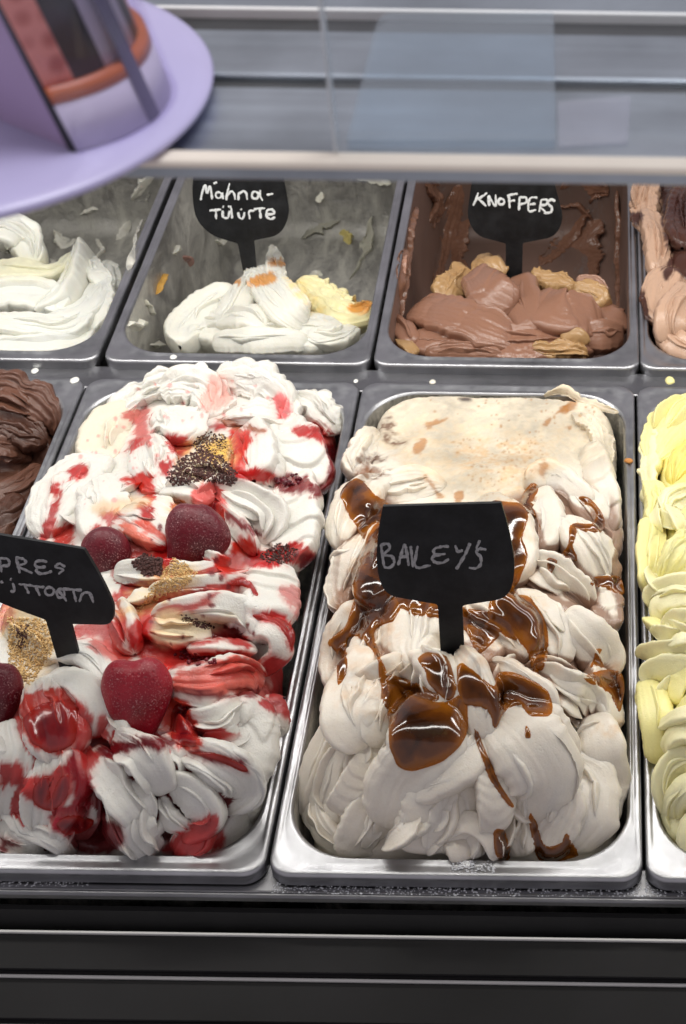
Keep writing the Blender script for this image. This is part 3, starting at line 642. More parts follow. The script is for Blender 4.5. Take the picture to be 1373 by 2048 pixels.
    # thin caramel wash round the pools
    for q in ([(690, 960), (780, 1000), (790, 1230), (700, 1230), (700, 1100)], [(1000, 1000), (1060, 1000), (1060, 1150), (1100, 1240), (1100, 1330), (930, 1320), (920, 1230)], [(650, 1240), (780, 1240), (790, 1420), (670, 1400)]):
        g.paint(q, lin(205, 150, 80), .35, .3, feather=26, edge=26, gran=1.0)
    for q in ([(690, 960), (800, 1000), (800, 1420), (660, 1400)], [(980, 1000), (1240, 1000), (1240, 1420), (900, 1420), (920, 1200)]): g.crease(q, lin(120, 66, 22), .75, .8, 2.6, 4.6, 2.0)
    g.vary(.05)
    g.build('gelato', M_CREAM, 'cream coloured gelato piled in folds with dark caramel sauce poured over it')
    s = g.sauce; m = M_CARAMEL
    s('caramel_pool', [(768, 1362), (800, 1362), (830, 1388), (862, 1400), (900, 1402), (928, 1385), (938, 1420), (932, 1470), (902, 1512), (850, 1538), (803, 1538), (783, 1505), (778, 1440)], m, 3.0, 26, smooth=12, seed=1)
    s('caramel_pool', [(706, 1140), (760, 1130), (805, 1190), (790, 1240), (752, 1262), (762, 1310), (776, 1350), (783, 1400), (768, 1415), (760, 1350), (744, 1302), (704, 1272), (694, 1300), (694, 1350), (676, 1372), (674, 1310), (658, 1285), (690, 1252), (704, 1220), (708, 1180)], m, 2.4, 14, smooth=14, seed=2)
    s('caramel_pool', [(683, 985), (715, 958), (745, 985), (775, 1005), (790, 1040), (745, 1052), (728, 1078), (708, 1045), (690, 1010)], m, 2.6, 18, smooth=14, seed=3)
    s('caramel_pool', [(770, 1030), (850, 1015), (860, 1120), (850, 1215), (790, 1215), (730, 1180), (704, 1170), (706, 1140), (722, 1108), (735, 1075), (752, 1050)], m, 2.4, 18, smooth=14, seed=4)
    s('caramel_pool', [(985, 1005), (1042, 1008), (1056, 1040), (1046, 1080), (1057, 1115), (1040, 1160), (1030, 1185), (1062, 1195), (1092, 1245), (1094, 1330), (1066, 1335), (1045, 1290), (1010, 1272), (975, 1240), (990, 1180), (1015, 1130), (1000, 1060)], m, 2.6, 20, smooth=14, seed=5)
    s('caramel_pool', [(922, 1240), (955, 1246), (985, 1232), (1004, 1262), (985, 1285), (962, 1308), (940, 1280)], m, 2.0, 16, seed=6)
    s('caramel_pool', [(918, 1328), (945, 1338), (985, 1372), (998, 1345), (1040, 1350), (1085, 1370), (1106, 1400), (1100, 1434), (1060, 1434), (1040, 1412), (1010, 1424), (990, 1456), (970, 1416), (930, 1410), (912, 1370)], m, 2.8, 18, smooth=14, seed=7)
    s('caramel_pool', [(838, 1312), (880, 1308), (905, 1335), (912, 1385), (898, 1400), (872, 1385), (850, 1345)], m, 1.2, 12, seed=8)
    s('caramel_pool', [(840, 1195), (930, 1215), (985, 1225), (1000, 1262), (965, 1290), (930, 1262), (870, 1235), (820, 1230)], m, 1.6, 16, smooth=8, seed=21)
    s('caramel_pool', [(775, 1350), (800, 1352), (850, 1372), (880, 1392), (850, 1410), (800, 1400), (772, 1420), (764, 1380)], m, 1.2, 14, smooth=6, seed=22)
    s('caramel_drip', [(948, 1462), (958, 1465), (976, 1510), (1002, 1570), (1028, 1612), (1012, 1606), (986, 1570), (964, 1520)], m, 1.5, 6, seed=9, wob=1.5)
    s('caramel_drip', [(988, 1660), (1012, 1660), (1020, 1716), (994, 1716)], m, 1.2, 8, seed=10)
    s('caramel_drip', [(1058, 1630), (1072, 1640), (1090, 1690), (1120, 1685), (1132, 1665), (1152, 1695), (1150, 1712), (1080, 1718)], m, 1.2, 10, seed=11)
    s('caramel_drip', [(1040, 1005), (1062, 965), (1080, 978), (1066, 1003), (1078, 1040), (1082, 1060), (1066, 1030), (1050, 1030)], m, 1.2, 8, seed=12, wob=1.5)
    s('caramel_drip', [(1158, 995), (1180, 997), (1207, 1030), (1206, 1062), (1184, 1066), (1148, 1058), (1148, 1047), (1182, 1046), (1193, 1030), (1178, 1010), (1166, 1012)], m, 1.6, 6, seed=13, wob=1.2)
    s('caramel_drip', [(1140, 1052), (1154, 1060), (1148, 1090), (1155, 1122), (1122, 1115), (1136, 1090)], m, 1.3, 8, seed=14, wob=1.2)
    s('caramel_drip', [(1180, 1156), (1225, 1150), (1246, 1160), (1246, 1190), (1210, 1178), (1182, 1170)], m, 1.3, 8, seed=15)
    s('caramel_drip', [(1192, 1298), (1204, 1298), (1200, 1312), (1208, 1336), (1182, 1336), (1188, 1316)], m, .8, 6, seed=16, wob=1)
    s('caramel_drip', [(1094, 1118), (1114, 1120), (1108, 1140), (1100, 1146)], m, .8, 6, seed=17, wob=1)
    s('caramel_drip', [(1066, 1330), (1076, 1332), (1078, 1352), (1070, 1350)], m, .8, 5, seed=18, wob=1)
    s('caramel_drip', [(1170, 1350), (1240, 1345), (1245, 1410), (1235, 1425), (1215, 1385), (1180, 1365)], m, .8, 8, seed=19)
    s('caramel_drip', [(1052, 1452), (1062, 1462), (1060, 1478), (1050, 1474)], m, .6, 4, seed=20, wob=1)
    return g
G_CAR = caramel_gelato()
# ------------------------------------------------------------------ strawberry gelato (front row)
RED = lin(172, 30, 28); DRED = lin(112, 14, 22); PINK = lin(226, 172, 160); BRIGHT = lin(190, 46, 34); YEL = lin(232, 196, 110)
M_CRUMB_D = plain('dark_crumb', lin(82, 52, 48), .75, 0, .5, 500)
M_CRUMB_T = plain('tan_crumb', lin(214, 180, 124), .75, 0, .3, 500)
def strawberry_gelato():
    W_ = lin(224, 222, 214); CR = lin(226, 218, 198)
    g = Gelato([(220, 790, 0), (370, 765, 7), (520, 775, 6), (660, 800, -2), (190, 880, 4), (330, 880, 13), (480, 880, 15), (620, 900, 8), (690, 900, -14), (130, 980, 8), (260, 990, 22), (420, 990, 26), (560, 1020, 20), (605, 990, 15), (605, 1060, 15), (600, 1125, 14), (560, 1190, 18), (550, 1260, 16), (655, 1040, -6),
                (80, 1090, 12), (220, 1100, 26), (390, 1090, 30), (540, 1120, 22), (645, 1120, -10), (60, 1230, 22), (200, 1230, 30), (380, 1220, 32), (530, 1230, 24), (610, 1230, -8), (30, 1380, 24), (170, 1370, 32), (300, 1380, 32), (440, 1370, 30), (550, 1390, 10), (590, 1400, -12),
                (20, 1500, 16), (120, 1500, 24), (280, 1500, 26), (430, 1490, 24), (530, 1500, 8), (570, 1510, -16), (20, 1620, -2), (130, 1610, 4), (270, 1600, 12), (400, 1600, 12), (500, 1600, -2), (540, 1600, -20),
                (40, 1690, -20), (200, 1690, -16), (330, 1690, -10), (430, 1690, -18)], W_, sq=(440, 760, 170, 1700, .95))
    g.mound(0, 0, x0=-PITCHX, rough=1.4, fine=.4)
    f = g.fold
    # frosty back crust
    f([(215, 850, 2), (270, 800, 5), (330, 775, 5), (400, 770, 2)], [50, 70, 80, 60], 6, stri=(6, .9), jag=.3, rough=2.6)
    f([(310, 790, 2), (365, 770, 8), (425, 790, 6), (430, 840, 2)], [60, 90, 90, 60], 7, stri=(6, .9), jag=.3, rough=2.6)
    f([(430, 770, 2), (500, 762, 7), (560, 790, 5), (580, 830, 0)], [50, 80, 76, 40], 6, stri=(6, .8), jag=.3, rough=2.2)
    f([(445, 840, 3), (520, 838, 9), (578, 850, 7), (590, 800, 4)], [40, 70, 66, 40], 5, stri=(6, .5), jag=.25, rough=1.6, cup=2)
    f([(600, 790, 2), (645, 815, 4), (690, 870, 0)], [50, 70, 50], 5, stri=(7, .7), jag=.3, rough=2.2)
    f([(260, 820, 2), (205, 870, 5), (185, 930, 3)], [70, 110, 80], 6, stri=(4, .3), rough=1.2, col=CR)
    f([(200, 920, 2), (140, 965, 6), (100, 1030, 4), (85, 1085, 0)], [80, 130, 120, 60], 8, stri=(7, .5), rough=1.8)
    f([(190, 960, 3), (200, 1020, 5), (180, 1090, 2)], [80, 110, 70], 6, stri=(6, .4), rough=1.2)
    f([(335, 830, 3), (360, 860, 7), (350, 890, 3)], [60, 120, 60], 6, stri=(7, .6), rough=1.8, jag=.2)
    # inner fans
    f([(290, 880, 3), (305, 930, 8), (335, 985, 5)], [60, 100, 90], 6, stri=(7, .7), n=(-.1, -.7, 1))
    f([(500, 865, 4), (520, 905, 9), (515, 965, 5)], [70, 96, 80], 8, stri=(4, .15), n=(0, -.5, 1))
    f([(560, 865, 3), (558, 920, 6), (550, 975, 3)], [50, 66, 60], 8, stri=(4, .15), n=(-.6, -.4, 1))
    f([(575, 855, 3), (612, 900, 10), (635, 965, 6), (630, 995, 0)], [70, 104, 96, 50], 9, ribs=(5, 3.0, .5), stri=(5, .15), n=(.2, -.4, 1))
    f([(602, 968, 5), (604, 1020, 6.5), (602, 1075, 6.5), (596, 1140, 5)], [80, 112, 112, 70], 9, ribs=(4.6, 3.0, .02), stri=(5, .12), n=(.15, -.6, 1), c0=.1)
    f([(430, 975, 4), (490, 995, 10), (548, 1035, 9), (540, 1090, 3)], [30, 72, 90, 50], 6, cup=3, stri=(4, .1), n=(.1, -.6, 1), lip=1)
    f([(440, 1020, 3), (485, 1060, 8), (525, 1110, 5)], [24, 44, 34], 6, stri=(5, .2), n=(.2, -.6, 1))
    f([(380, 940, 3), (440, 950, 5), (500, 985, 4), (560, 1000, 1)], [40, 50, 50, 30], 5, stri=(5, .3))
    f([(552, 1128, 5), (555, 1175, 7), (550, 1230, 7), (540, 1290, 4)], [90, 120, 120, 60], 9, ribs=(3.8, 3.2, .02), stri=(5, .12), n=(.2, -.6, 1), c0=.1)
    f([(230, 1040, 3), (275, 1050, 7), (320, 1075, 6), (345, 1100, 1)], [50, 84, 70, 40], 7, stri=(8, .8), n=(.1, -.7, 1))
    f([(270, 1010, 3), (320, 1020, 7), (360, 1045, 3)], [40, 60, 40], 6, stri=(6, .5))
    f([(330, 985, 4), (390, 985, 6), (430, 1010, 3)], [40, 56, 40], 6, stri=(6, .6), rough=1.2)
    f([(230, 1150, 3), (310, 1150, 7), (390, 1160, 6), (450, 1150, 2)], [50, 70, 64, 40], 7, stri=(6, .4))
    f([(440, 1130, 3), (470, 1150, 6), (520, 1145, 4)], [20, 26, 20], 5, stri=(5, .2))
    f([(300, 1195, 3), (390, 1180, 8), (470, 1180, 9), (515, 1190, 3)], [36, 50, 56, 40], 7, stri=(6, .25))
    f([(310, 1240, 3), (390, 1222, 8), (470, 1222, 10), (520, 1250, 6), (510, 1290, 1)], [40, 60, 70, 66, 40], 8, stri=(5, .25))
    f([(235, 1215, 2), (250, 1260, 6), (270, 1310, 3)], [50, 70, 50], 6, stri=(5, .3))
    f([(290, 1255, 3), (360, 1265, 6), (430, 1270, 4)], [50, 70, 50], 5, stri=(14, .3), col=CR)
    f([(500, 1265, 4), (555, 1262, 10), (578, 1300, 10), (545, 1335, 5), (515, 1340, 1)], [36, 50, 50, 40, 24], 6, stri=(6, .3), n=(.2, -.8, 1))
    f([(380, 1300, 4), (450, 1295, 9), (518, 1305, 5)], [24, 40, 34], 7, stri=(5, .2))
    f([(340, 1355, 3), (420, 1355, 10), (490, 1350, 10), (522, 1360, 3)], [50, 76, 84, 60], 8, stri=(10, .8), n=(0, -.9, 1), c1=.08, flat=5)
    f([(350, 1390, 3), (430, 1400, 7), (520, 1380, 4)], [30, 44, 30], 6, stri=(6, .3))
    # left front
    f([(0, 1245, 2), (60, 1275, 5), (115, 1320, 3)], [80, 110, 80], 6, stri=(6, .4), rough=1.5, col=CR)
    f([(100, 1310, 4), (165, 1310, 8), (215, 1350, 6), (230, 1400, 1)], [40, 66, 64, 40], 7, stri=(5, .25), n=(.1, -.6, 1))
    f([(110, 1350, 4), (165, 1370, 8), (195, 1420, 7), (190, 1475, 2)], [40, 60, 70, 50], 7, stri=(4, .2), n=(.1, -.8, 1))
    f([(220, 1420, 2), (240, 1460, 5), (260, 1500, 2)], [50, 70, 40], 6, stri=(5, .4), rough=1.3)
    f([(90, 1370, 4), (100, 1420, 9), (115, 1480, 9), (120, 1525, 3)], [70, 120, 130, 70], 9, stri=(6, 1.0), n=(0, -.8, 1), drift=.2)
    f([(20, 1450, 3), (25, 1520, 8), (20, 1580, 6), (10, 1640, 0)], [90, 130, 130, 80], 8, stri=(9, .8), n=(-.1, -.8, 1), drift=.2)
    f([(115, 1500, 4), (115, 1560, 8), (105, 1620, 6), (90, 1670, 0)], [90, 140, 130, 80], 8, stri=(7, 1.0), n=(0, -.9, 1), drift=.2)
    f([(160, 1490, 3), (170, 1560, 6), (165, 1630, 5), (150, 1675, 0)], [50, 76, 80, 50], 8, stri=(6, .5), n=(.1, -.9, 1))
    f([(20, 1600, 2), (60, 1640, 6), (110, 1670, 3), (150, 1690, -3)], [60, 80, 60, 30], 7, stri=(5, .4), n=(0, -.9, .9))
    f([(0, 1630, 0), (30, 1680, 3), (90, 1700, -3)], [60, 80, 50], 7, stri=(5, .4), n=(0, -.9, .9))
    # front centre petals
    f([(560, 1390, 0), (575, 1440, 3), (560, 1500, -2)], [40, 50, 40], 6, ribs=(3, 1.4))
    f([(470, 1400, 3), (515, 1440, 8), (520, 1520, 8), (490, 1590, 2)], [70, 104, 110, 70], 10, ribs=(2.2, 1.2, .3), stri=(4, .12), n=(.3, -.6, 1))
    f([(390, 1440, 4), (445, 1440, 9), (495, 1410, 7)], [50, 70, 44], 6, stri=(9, .55), n=(0, -.8, 1), c1=.3)
    f([(410, 1480, 3), (470, 1480, 7), (510, 1450, 4)], [40, 60, 40], 6, stri=(7, .35), n=(0, -.8, 1))
    f([(185, 1500, 4), (225, 1550, 10), (275, 1610, 10), (300, 1640, 3)], [44, 92, 90, 40], 6, stri=(12, .6), n=(-.1, -.8, 1), lip=1.2)
    f([(240, 1480, 4), (300, 1520, 11), (345, 1580, 9)], [50, 96, 60], 7, stri=(12, .5), n=(0, -.7, 1), lip=1)
    f([(330, 1480, 4), (370, 1520, 10), (370, 1580, 6)], [50, 90, 50], 7, stri=(9, .4), n=(0, -.8, 1))
    f([(380, 1500, 4), (450, 1530, 12), (495, 1570, 10), (470, 1620, 2)], [60, 104, 110, 60], 9, stri=(8, .4), n=(.1, -.8, 1))
    f([(345, 1560, 5), (400, 1590, 13), (425, 1630, 10), (380, 1665, 2)], [50, 80, 84, 50], 8, stri=(5, .2), n=(0, -.9, 1), lip=1.5)
    f([(330, 1590, 5), (350, 1635, 10), (395, 1660, 5)], [30, 56, 40], 6, stri=(7, .4), n=(0, -.9, 1))
    f([(300, 1600, 4), (285, 1650, 9), (320, 1700, 0)], [40, 70, 50], 6, stri=(8, .5), n=(-.1, -.9, 1))
    f([(235, 1600, 3), (250, 1660, 7), (290, 1705, -2)], [36, 60, 40], 6, stri=(7, .4), n=(-.1, -.9, 1))
    f([(210, 1610, 2), (225, 1660, 5), (250, 1700, -2)], [20, 34, 20], 5, stri=(5, .3), n=(-.2, -.9, 1))
    f([(420, 1630, 1), (400, 1675, 4), (380, 1715, -4)], [60, 90, 70], 6, stri=(9, .5), n=(0, -.9, 1))
    f([(540, 1500, -4), (545, 1560, -2), (510, 1640, -6)], [40, 50, 40], 6, ribs=(4, 1.2))
    g.petals([(170, 1500), (400, 1420), (540, 1400), (540, 1560), (420, 1690), (220, 1690)], 9, (330, 1440), 7, L=(44, 90), w=(24, 50))
    g.petals([(200, 880), (480, 880), (480, 1280), (340, 1330), (140, 1060)], 12, (400, 1020), 8, L=(36, 80), w=(20, 40))
    g.petals([(0, 1450), (150, 1440), (170, 1660), (0, 1660)], 8, (60, 1400), 9, L=(40, 80), w=(24, 44))
    g.finish(); g.cavity()
    p = g.paint
    # jam in the creases, then streaks worked into the cream
    g.crease([(230, 1080), (350, 1060), (480, 1100), (490, 1250), (560, 1400), (420, 1520), (150, 1700), (0, 1700), (0, 1420), (180, 1300)], RED, .95, .95, 2.9, 3.4, 2.2)
    g.crease([(200, 1480), (460, 1500), (500, 1600), (430, 1715), (150, 1715)], DRED, .95, .9, 3.2, 3.8, 1.6)
    for q, c, a, wet in (
        ([(255, 830), (285, 808), (300, 815), (290, 850), (300, 880), (270, 890), (275, 850)], RED, .7, .2),
        ([(335, 878), (352, 868), (380, 890), (362, 915), (345, 900)], RED, .9, .3),
        ([(246, 905), (262, 880), (282, 876), (272, 895)], RED, .85, .3),
        ([(244, 958), (275, 945), (296, 948), (312, 972), (306, 998), (288, 988), (264, 968)], BRIGHT, .95, .35),
        ([(315, 920), (345, 925), (340, 950), (325, 945)], RED, .9, .3),
        ([(420, 760), (450, 755), (470, 790), (440, 820), (410, 810)], PINK, .8, .0),
        ([(425, 845), (455, 845), (450, 860), (430, 865)], RED, .9, .3),
        ([(548, 790), (575, 800), (580, 830), (555, 835)], lin(225, 90, 95), .75, .1),
        ([(460, 862), (500, 858), (505, 880), (485, 905), (488, 935), (465, 940), (462, 900)], BRIGHT, .95, .35),
        ([(465, 940), (545, 948), (535, 962), (470, 958)], RED, .95, .3),
        ([(430, 835), (470, 840), (530, 860), (500, 862), (450, 850)], lin(150, 90, 60), .8, .0),
        ([(590, 855), (640, 850), (690, 885), (680, 905), (640, 885), (600, 870)], RED, .9, .3),
        ([(650, 890), (690, 885), (675, 975), (650, 965), (655, 920)], DRED, .95, .7),
        ([(545, 960), (580, 950), (620, 965), (600, 985), (560, 980)], DRED, .9, .5),
        ([(625, 970), (670, 970), (665, 990), (630, 990)], DRED, .9, .5),
        ([(92, 1040), (112, 985), (122, 990), (116, 1030), (100, 1080), (78, 1078)], RED, .9, .2),
        ([(135, 940), (165, 930), (175, 950), (140, 948)], RED, .9, .2),
        ([(105, 970), (120, 968), (118, 990), (100, 985)], RED, .9, .2),
        ([(110, 1060), (145, 1050), (145, 1090), (105, 1090)], BRIGHT, .9, .2),
        ([(168, 1082), (196, 1050), (222, 1058), (205, 1076), (180, 1096)], RED, .9, .2),
        ([(200, 1025), (230, 1018), (240, 1035), (215, 1055)], RED, .8, .2),
        ([(235, 1050), (260, 1040), (320, 1095), (300, 1105), (260, 1085)], lin(225, 110, 85), .9, .2),
        ([(270, 1045), (300, 1040), (340, 1075), (320, 1085), (285, 1065)], lin(215, 80, 60), .9, .2),
        ([(280, 1010), (310, 1020), (300, 1035), (285, 1030)], RED, .9, .2),
        ([(345, 1010), (368, 1005), (365, 1025), (350, 1030)], RED, .9, .2),
        ([(390, 980), (420, 960), (440, 980), (450, 1020), (430, 1030), (400, 1020), (385, 1000)], lin(205, 70, 65), .85, .2),
        ([(310, 1100), (340, 1085), (350, 1110), (330, 1150), (312, 1150)], RED, .95, .5),
        ([(430, 1125), (470, 1085), (500, 1075), (525, 1110), (520, 1120), (460, 1150), (445, 1150)], BRIGHT, .95, .3),
        ([(455, 1030), (520, 1065), (515, 1070), (470, 1045)], DRED, .9, .4),
        ([(480, 1115), (540, 1095), (600, 1090), (630, 1115), (610, 1135), (560, 1125), (500, 1135)], RED, .95, .35),
        ([(590, 1105), (640, 1120), (630, 1170), (600, 1170), (598, 1130)], DRED, .95, .6),
        ([(430, 1180), (480, 1155), (505, 1165), (515, 1190), (500, 1175), (470, 1175)], RED, .9, .3),
        ([(390, 1205), (420, 1185), (440, 1185), (420, 1210)], RED, .85, .2),
        ([(320, 1215), (400, 1205), (420, 1215), (360, 1230), (330, 1240)], RED, .75, .1),
        ([(250, 1265), (290, 1235), (315, 1240), (305, 1300), (265, 1300)], RED, .95, .2),
        ([(230, 1185), (245, 1215), (255, 1260), (245, 1290), (238, 1240), (228, 1210)], RED, .9, .2),
        ([(150, 1250), (230, 1240), (250, 1280), (230, 1295), (200, 1270), (160, 1275)], RED, .85, .2),
        ([(180, 1280), (240, 1295), (270, 1320), (220, 1320), (180, 1300)], BRIGHT, .7, .2),
        ([(380, 1280), (460, 1270), (490, 1275), (500, 1300), (440, 1285), (390, 1295)], RED, .9, .3),
        ([(505, 1225), (560, 1235), (588, 1260), (585, 1300), (575, 1280), (555, 1250), (510, 1240)], RED, .95, .4),
        ([(275, 1310), (350, 1290), (390, 1310), (420, 1325), (350, 1335)], RED, .85, .2),
        ([(360, 1340), (440, 1322), (515, 1318), (520, 1380), (450, 1395), (350, 1385)], lin(214, 78, 60), .85, .4),
        ([(420, 1340), (500, 1328), (515, 1350), (440, 1356)], lin(200, 60, 50), .8, .3),
        ([(350, 1378), (430, 1385), (515, 1378), (500, 1395), (400, 1400)], DRED, .8, .3),
        ([(335, 1400), (380, 1410), (400, 1480), (390, 1500), (350, 1490), (330, 1450)], lin(190, 55, 40), .95, .5),
        ([(190, 1495), (250, 1480), (330, 1470), (350, 1490), (290, 1500), (215, 1510)], DRED, .95, .4),
        ([(530, 1320), (570, 1320), (600, 1330), (590, 1440), (560, 1430), (520, 1410), (540, 1380)], lin(170, 40, 42), .9, .3),
        ([(560, 1180), (620, 1190), (610, 1330), (590, 1300), (590, 1220)], lin(180, 40, 45), .55, .2),
        ([(380, 1505), (430, 1505), (490, 1530), (490, 1545), (440, 1525)], DRED, .95, .4),
        ([(45, 1395), (100, 1370), (140, 1385), (165, 1450), (150, 1500), (95, 1505), (50, 1470), (38, 1440)], lin(178, 48, 34), .97, .6),
        ([(150, 1400), (180, 1430), (180, 1480), (150, 1500)], lin(170, 40, 38), .9, .4),
        ([(0, 1525), (40, 1530), (60, 1560), (140, 1530), (150, 1570), (110, 1620), (60, 1600), (30, 1570), (0, 1575)], RED, .9, .4),
        ([(130, 1520), (160, 1490), (185, 1560), (180, 1640), (120, 1660), (100, 1630), (150, 1600)], lin(150, 24, 34), .95, .5),
        ([(150, 1490), (190, 1500), (185, 1540), (170, 1530)], RED, .9, .4),
        ([(110, 1640), (170, 1630), (190, 1640), (150, 1668), (115, 1665)], lin(180, 24, 44), .97, .6),
        ([(150, 1660), (230, 1640), (240, 1700), (150, 1700)], lin(110, 20, 26), .9, .4),
        ([(330, 1690), (380, 1650), (430, 1630), (450, 1690), (400, 1712), (330, 1712)], lin(190, 45, 45), .9, .4),
        ([(0, 1670), (40, 1690), (20, 1700), (0, 1700)], DRED, .9, .3),
        ([(0, 1200), (30, 1230), (0, 1260)], lin(190, 40, 60), .8, .2),
        ([(205, 1430), (215, 1480), (190, 1480)], RED, .8, .2),
    ):
        p(q, lin(228, 150, 138), .5, .2, feather=16, edge=10, streak=3)
        p(q, c, min(1, a+.05), min(1, wet*1.6+.35), feather=4, edge=14, streak=4.5)
    for q in ([(0, 1215), (100, 1235), (120, 1300), (60, 1370), (20, 1320)], [(310, 1150), (400, 1140), (380, 1180), (260, 1230), (240, 1210)], [(380, 890), (450, 870), (460, 930), (390, 960), (350, 950)]):
        p(q, lin(222, 190, 130), .85, 0, feather=14, edge=14, gran=.6)
    p([(330, 1000), (370, 1000), (340, 1050)], YEL, .5, 0, feather=16, edge=10, gran=.8)
    p([(415, 890), (455, 880), (455, 920), (420, 915)], lin(230, 190, 90), .95, .2, feather=6)
    p([(190, 1010), (260, 995), (300, 1005), (200, 1030)], lin(214, 180, 130), .6, 0, feather=8, edge=6)
    p([(320, 1225), (400, 1230), (470, 1240), (350, 1290), (310, 1280)], lin(225, 205, 165), .8, 0, feather=10)
    g.speck([(200, 780), (420, 750), (600, 780), (420, 880), (250, 1000), (80, 1050)], 60, 3, lin(230, 130, 125), a=.6, seed=3)
    g.speck([(300, 1000), (560, 1000), (520, 1320), (280, 1330)], 30, 4, DRED, .3, a=.9, seed=5)
    g.vary(.05)
    g.build('gelato', M_FROST, 'white gelato swirled with red strawberry sauce, topped with frozen strawberries and crumbs')
    sc = g.scatter
    sc('cookie_crumbs', [(335, 955), (365, 915), (400, 898), (445, 915), (475, 950), (465, 972), (400, 962), (350, 972)], 1300, 0.75, M_CRUMB_D, 1)
    sc('cookie_crumbs', [(385, 885), (415, 865), (450, 870), (455, 900), (400, 910)], 286, 0.61, M_CRUMB_D, 2)
    sc('biscuit_crumbs', [(385, 885), (450, 868), (468, 900), (455, 945), (400, 915)], 352, 0.54, M_CRUMB_T, 3)
    sc('cookie_crumbs', [(265, 1125), (290, 1108), (325, 1120), (322, 1152), (290, 1152)], 440, 0.88, M_CRUMB_D, 4)
    sc('biscuit_crumbs', [(350, 1115), (395, 1145), (370, 1175), (290, 1210), (270, 1230), (310, 1170)], 924, 0.54, M_CRUMB_T, 5)
    sc('biscuit_crumbs', [(15, 1235), (90, 1240), (110, 1300), (60, 1370), (20, 1330)], 1320, 0.61, M_CRUMB_T, 6)
    sc('cookie_crumbs', [(30, 1255), (60, 1250), (50, 1290), (35, 1300)], 132, 0.68, M_CRUMB_D, 7)
    sc('cookie_crumbs', [(520, 1110), (560, 1085), (600, 1100), (580, 1125), (540, 1130)], 242, 0.68, M_CRUMB_D, 8)
    sc('cookie_crumbs', [(360, 1230), (400, 1240), (430, 1255), (415, 1262), (370, 1245)], 110, 0.61, M_CRUMB_D, 9)
    sc('berry_seeds', [(330, 1310), (380, 1300), (440, 1328), (400, 1335)], 40, 1.3, plain('berry_bits', lin(110, 20, 34), .3, 0, .5, 400), 10)
    sc('berry_seeds', [(550, 960), (600, 948), (610, 965), (570, 975)], 26, 1.7, plain('berry_bits_dark', lin(90, 14, 30), .25, 0, .5, 400), 11)
    sc('berry_seeds', [(565, 1385), (592, 1375), (585, 1425)], 26, 1.5, plain('berry_bits_black', lin(50, 20, 34), .25, 0, .5, 400), 12)
    s = g.sauce
    s('jam_pool', [(48, 1440), (75, 1412), (140, 1400), (158, 1440), (146, 1490), (98, 1505), (62, 1480)], M_JAM, .8, 14, seed=33, smooth=2)
    s('jam_pool', [(345, 1415), (378, 1420), (398, 1475), (385, 1496), (345, 1480)], M_JAM, 1.0, 12, seed=34)
    s('jam_pool', [(112, 1645), (150, 1630), (188, 1642), (168, 1664), (125, 1668)], M_JAM, 1.5, 10, seed=35)
    s('jam_pool', [(75, 1565), (100, 1555), (98, 1600), (118, 1560), (140, 1550), (138, 1590), (100, 1622), (68, 1600)], M_JAM, .8, 8, seed=36, smooth=3)
    s('jam_pool', [(408, 1012), (438, 1000), (452, 1030), (448, 1050), (415, 1030)], M_JAM, 1.2, 10, seed=37)
    s('jam_drip', [(382, 1506), (430, 1505), (488, 1530), (492, 1545), (440, 1524)], M_JAM, 1.0, 6, seed=38, wob=1)
    s('jam_drip', [(510, 1227), (560, 1236), (590, 1262), (584, 1302), (572, 1275), (552, 1250), (512, 1238)], M_JAM, .9, 6, seed=39, wob=1)
    s('jam_drip', [(455, 1172), (480, 1158), (500, 1162), (518, 1190), (508, 1192), (492, 1174)], M_JAM, .9, 6, seed=40, wob=1)
    return g
G_STR = strawberry_gelato()
# frozen strawberries
def berry_mat(name, a, b_, frost):
    m, nt, b = new_mat(name); L = nt.links.new
    tc = N(nt, 'ShaderNodeTexCoord'); n1 = N(nt, 'ShaderNodeTexNoise', i_Scale=60.0, i_Detail=4.0); L(tc.outputs['Object'], n1.inputs['Vector'])
    n2 = N(nt, 'ShaderNodeTexNoise', i_Scale=1300.0, i_Detail=2.0); L(tc.outputs['Object'], n2.inputs['Vector'])
    r = ramp(nt, n1.outputs[0], [(.3, g4(a)), (.7, g4(b_))]); k = ramp(nt, n2.outputs[0], [(.56, g4(0.0)), (.72, g4(frost))])
    n6 = N(nt, 'ShaderNodeTexNoise', i_Scale=110.0, i_Detail=3.0); L(tc.outputs['Object'], n6.inputs['Vector']); fk = ramp(nt, n6.outputs[0], [(.35, g4(.1)), (.65, g4(1.0))]); km = N(nt, 'ShaderNodeMath', operation='MULTIPLY'); L(k.outputs[0], km.inputs[0]); L(fk.outputs[0], km.inputs[1])
    mx = N(nt, 'ShaderNodeMixRGB'); L(km.outputs[0], mx.inputs[0]); L(r.outputs[0], mx.inputs[1]); mx.inputs[2].default_value = g4(lin(215, 165, 165))
    L(mx.outputs[0], b.inputs['Base Color']); b.inputs['Roughness'].default_value = .38; b.inputs['Specular IOR Level'].default_value = .4
    vo = N(nt, 'ShaderNodeTexVoronoi', i_Scale=330.0, i_Randomness=.6); L(tc.outputs['Object'], vo.inputs['Vector'])
    sd = ramp(nt, vo.outputs['Distance'], [(.08, g4(0.0)), (.3, g4(1.0))]); ad = N(nt, 'ShaderNodeMath', operation='MULTIPLY_ADD'); L(n2.outputs[0], ad.inputs[0]); ad.inputs[1].default_value = .5; L(sd.outputs[0], ad.inputs[2])
    bp = N(nt, 'ShaderNodeBump', i_Strength=.45, i_Distance=.0007); L(ad.outputs[0], bp.inputs['Height']); L(bp.outputs[0], b.inputs['Normal'])
    return m
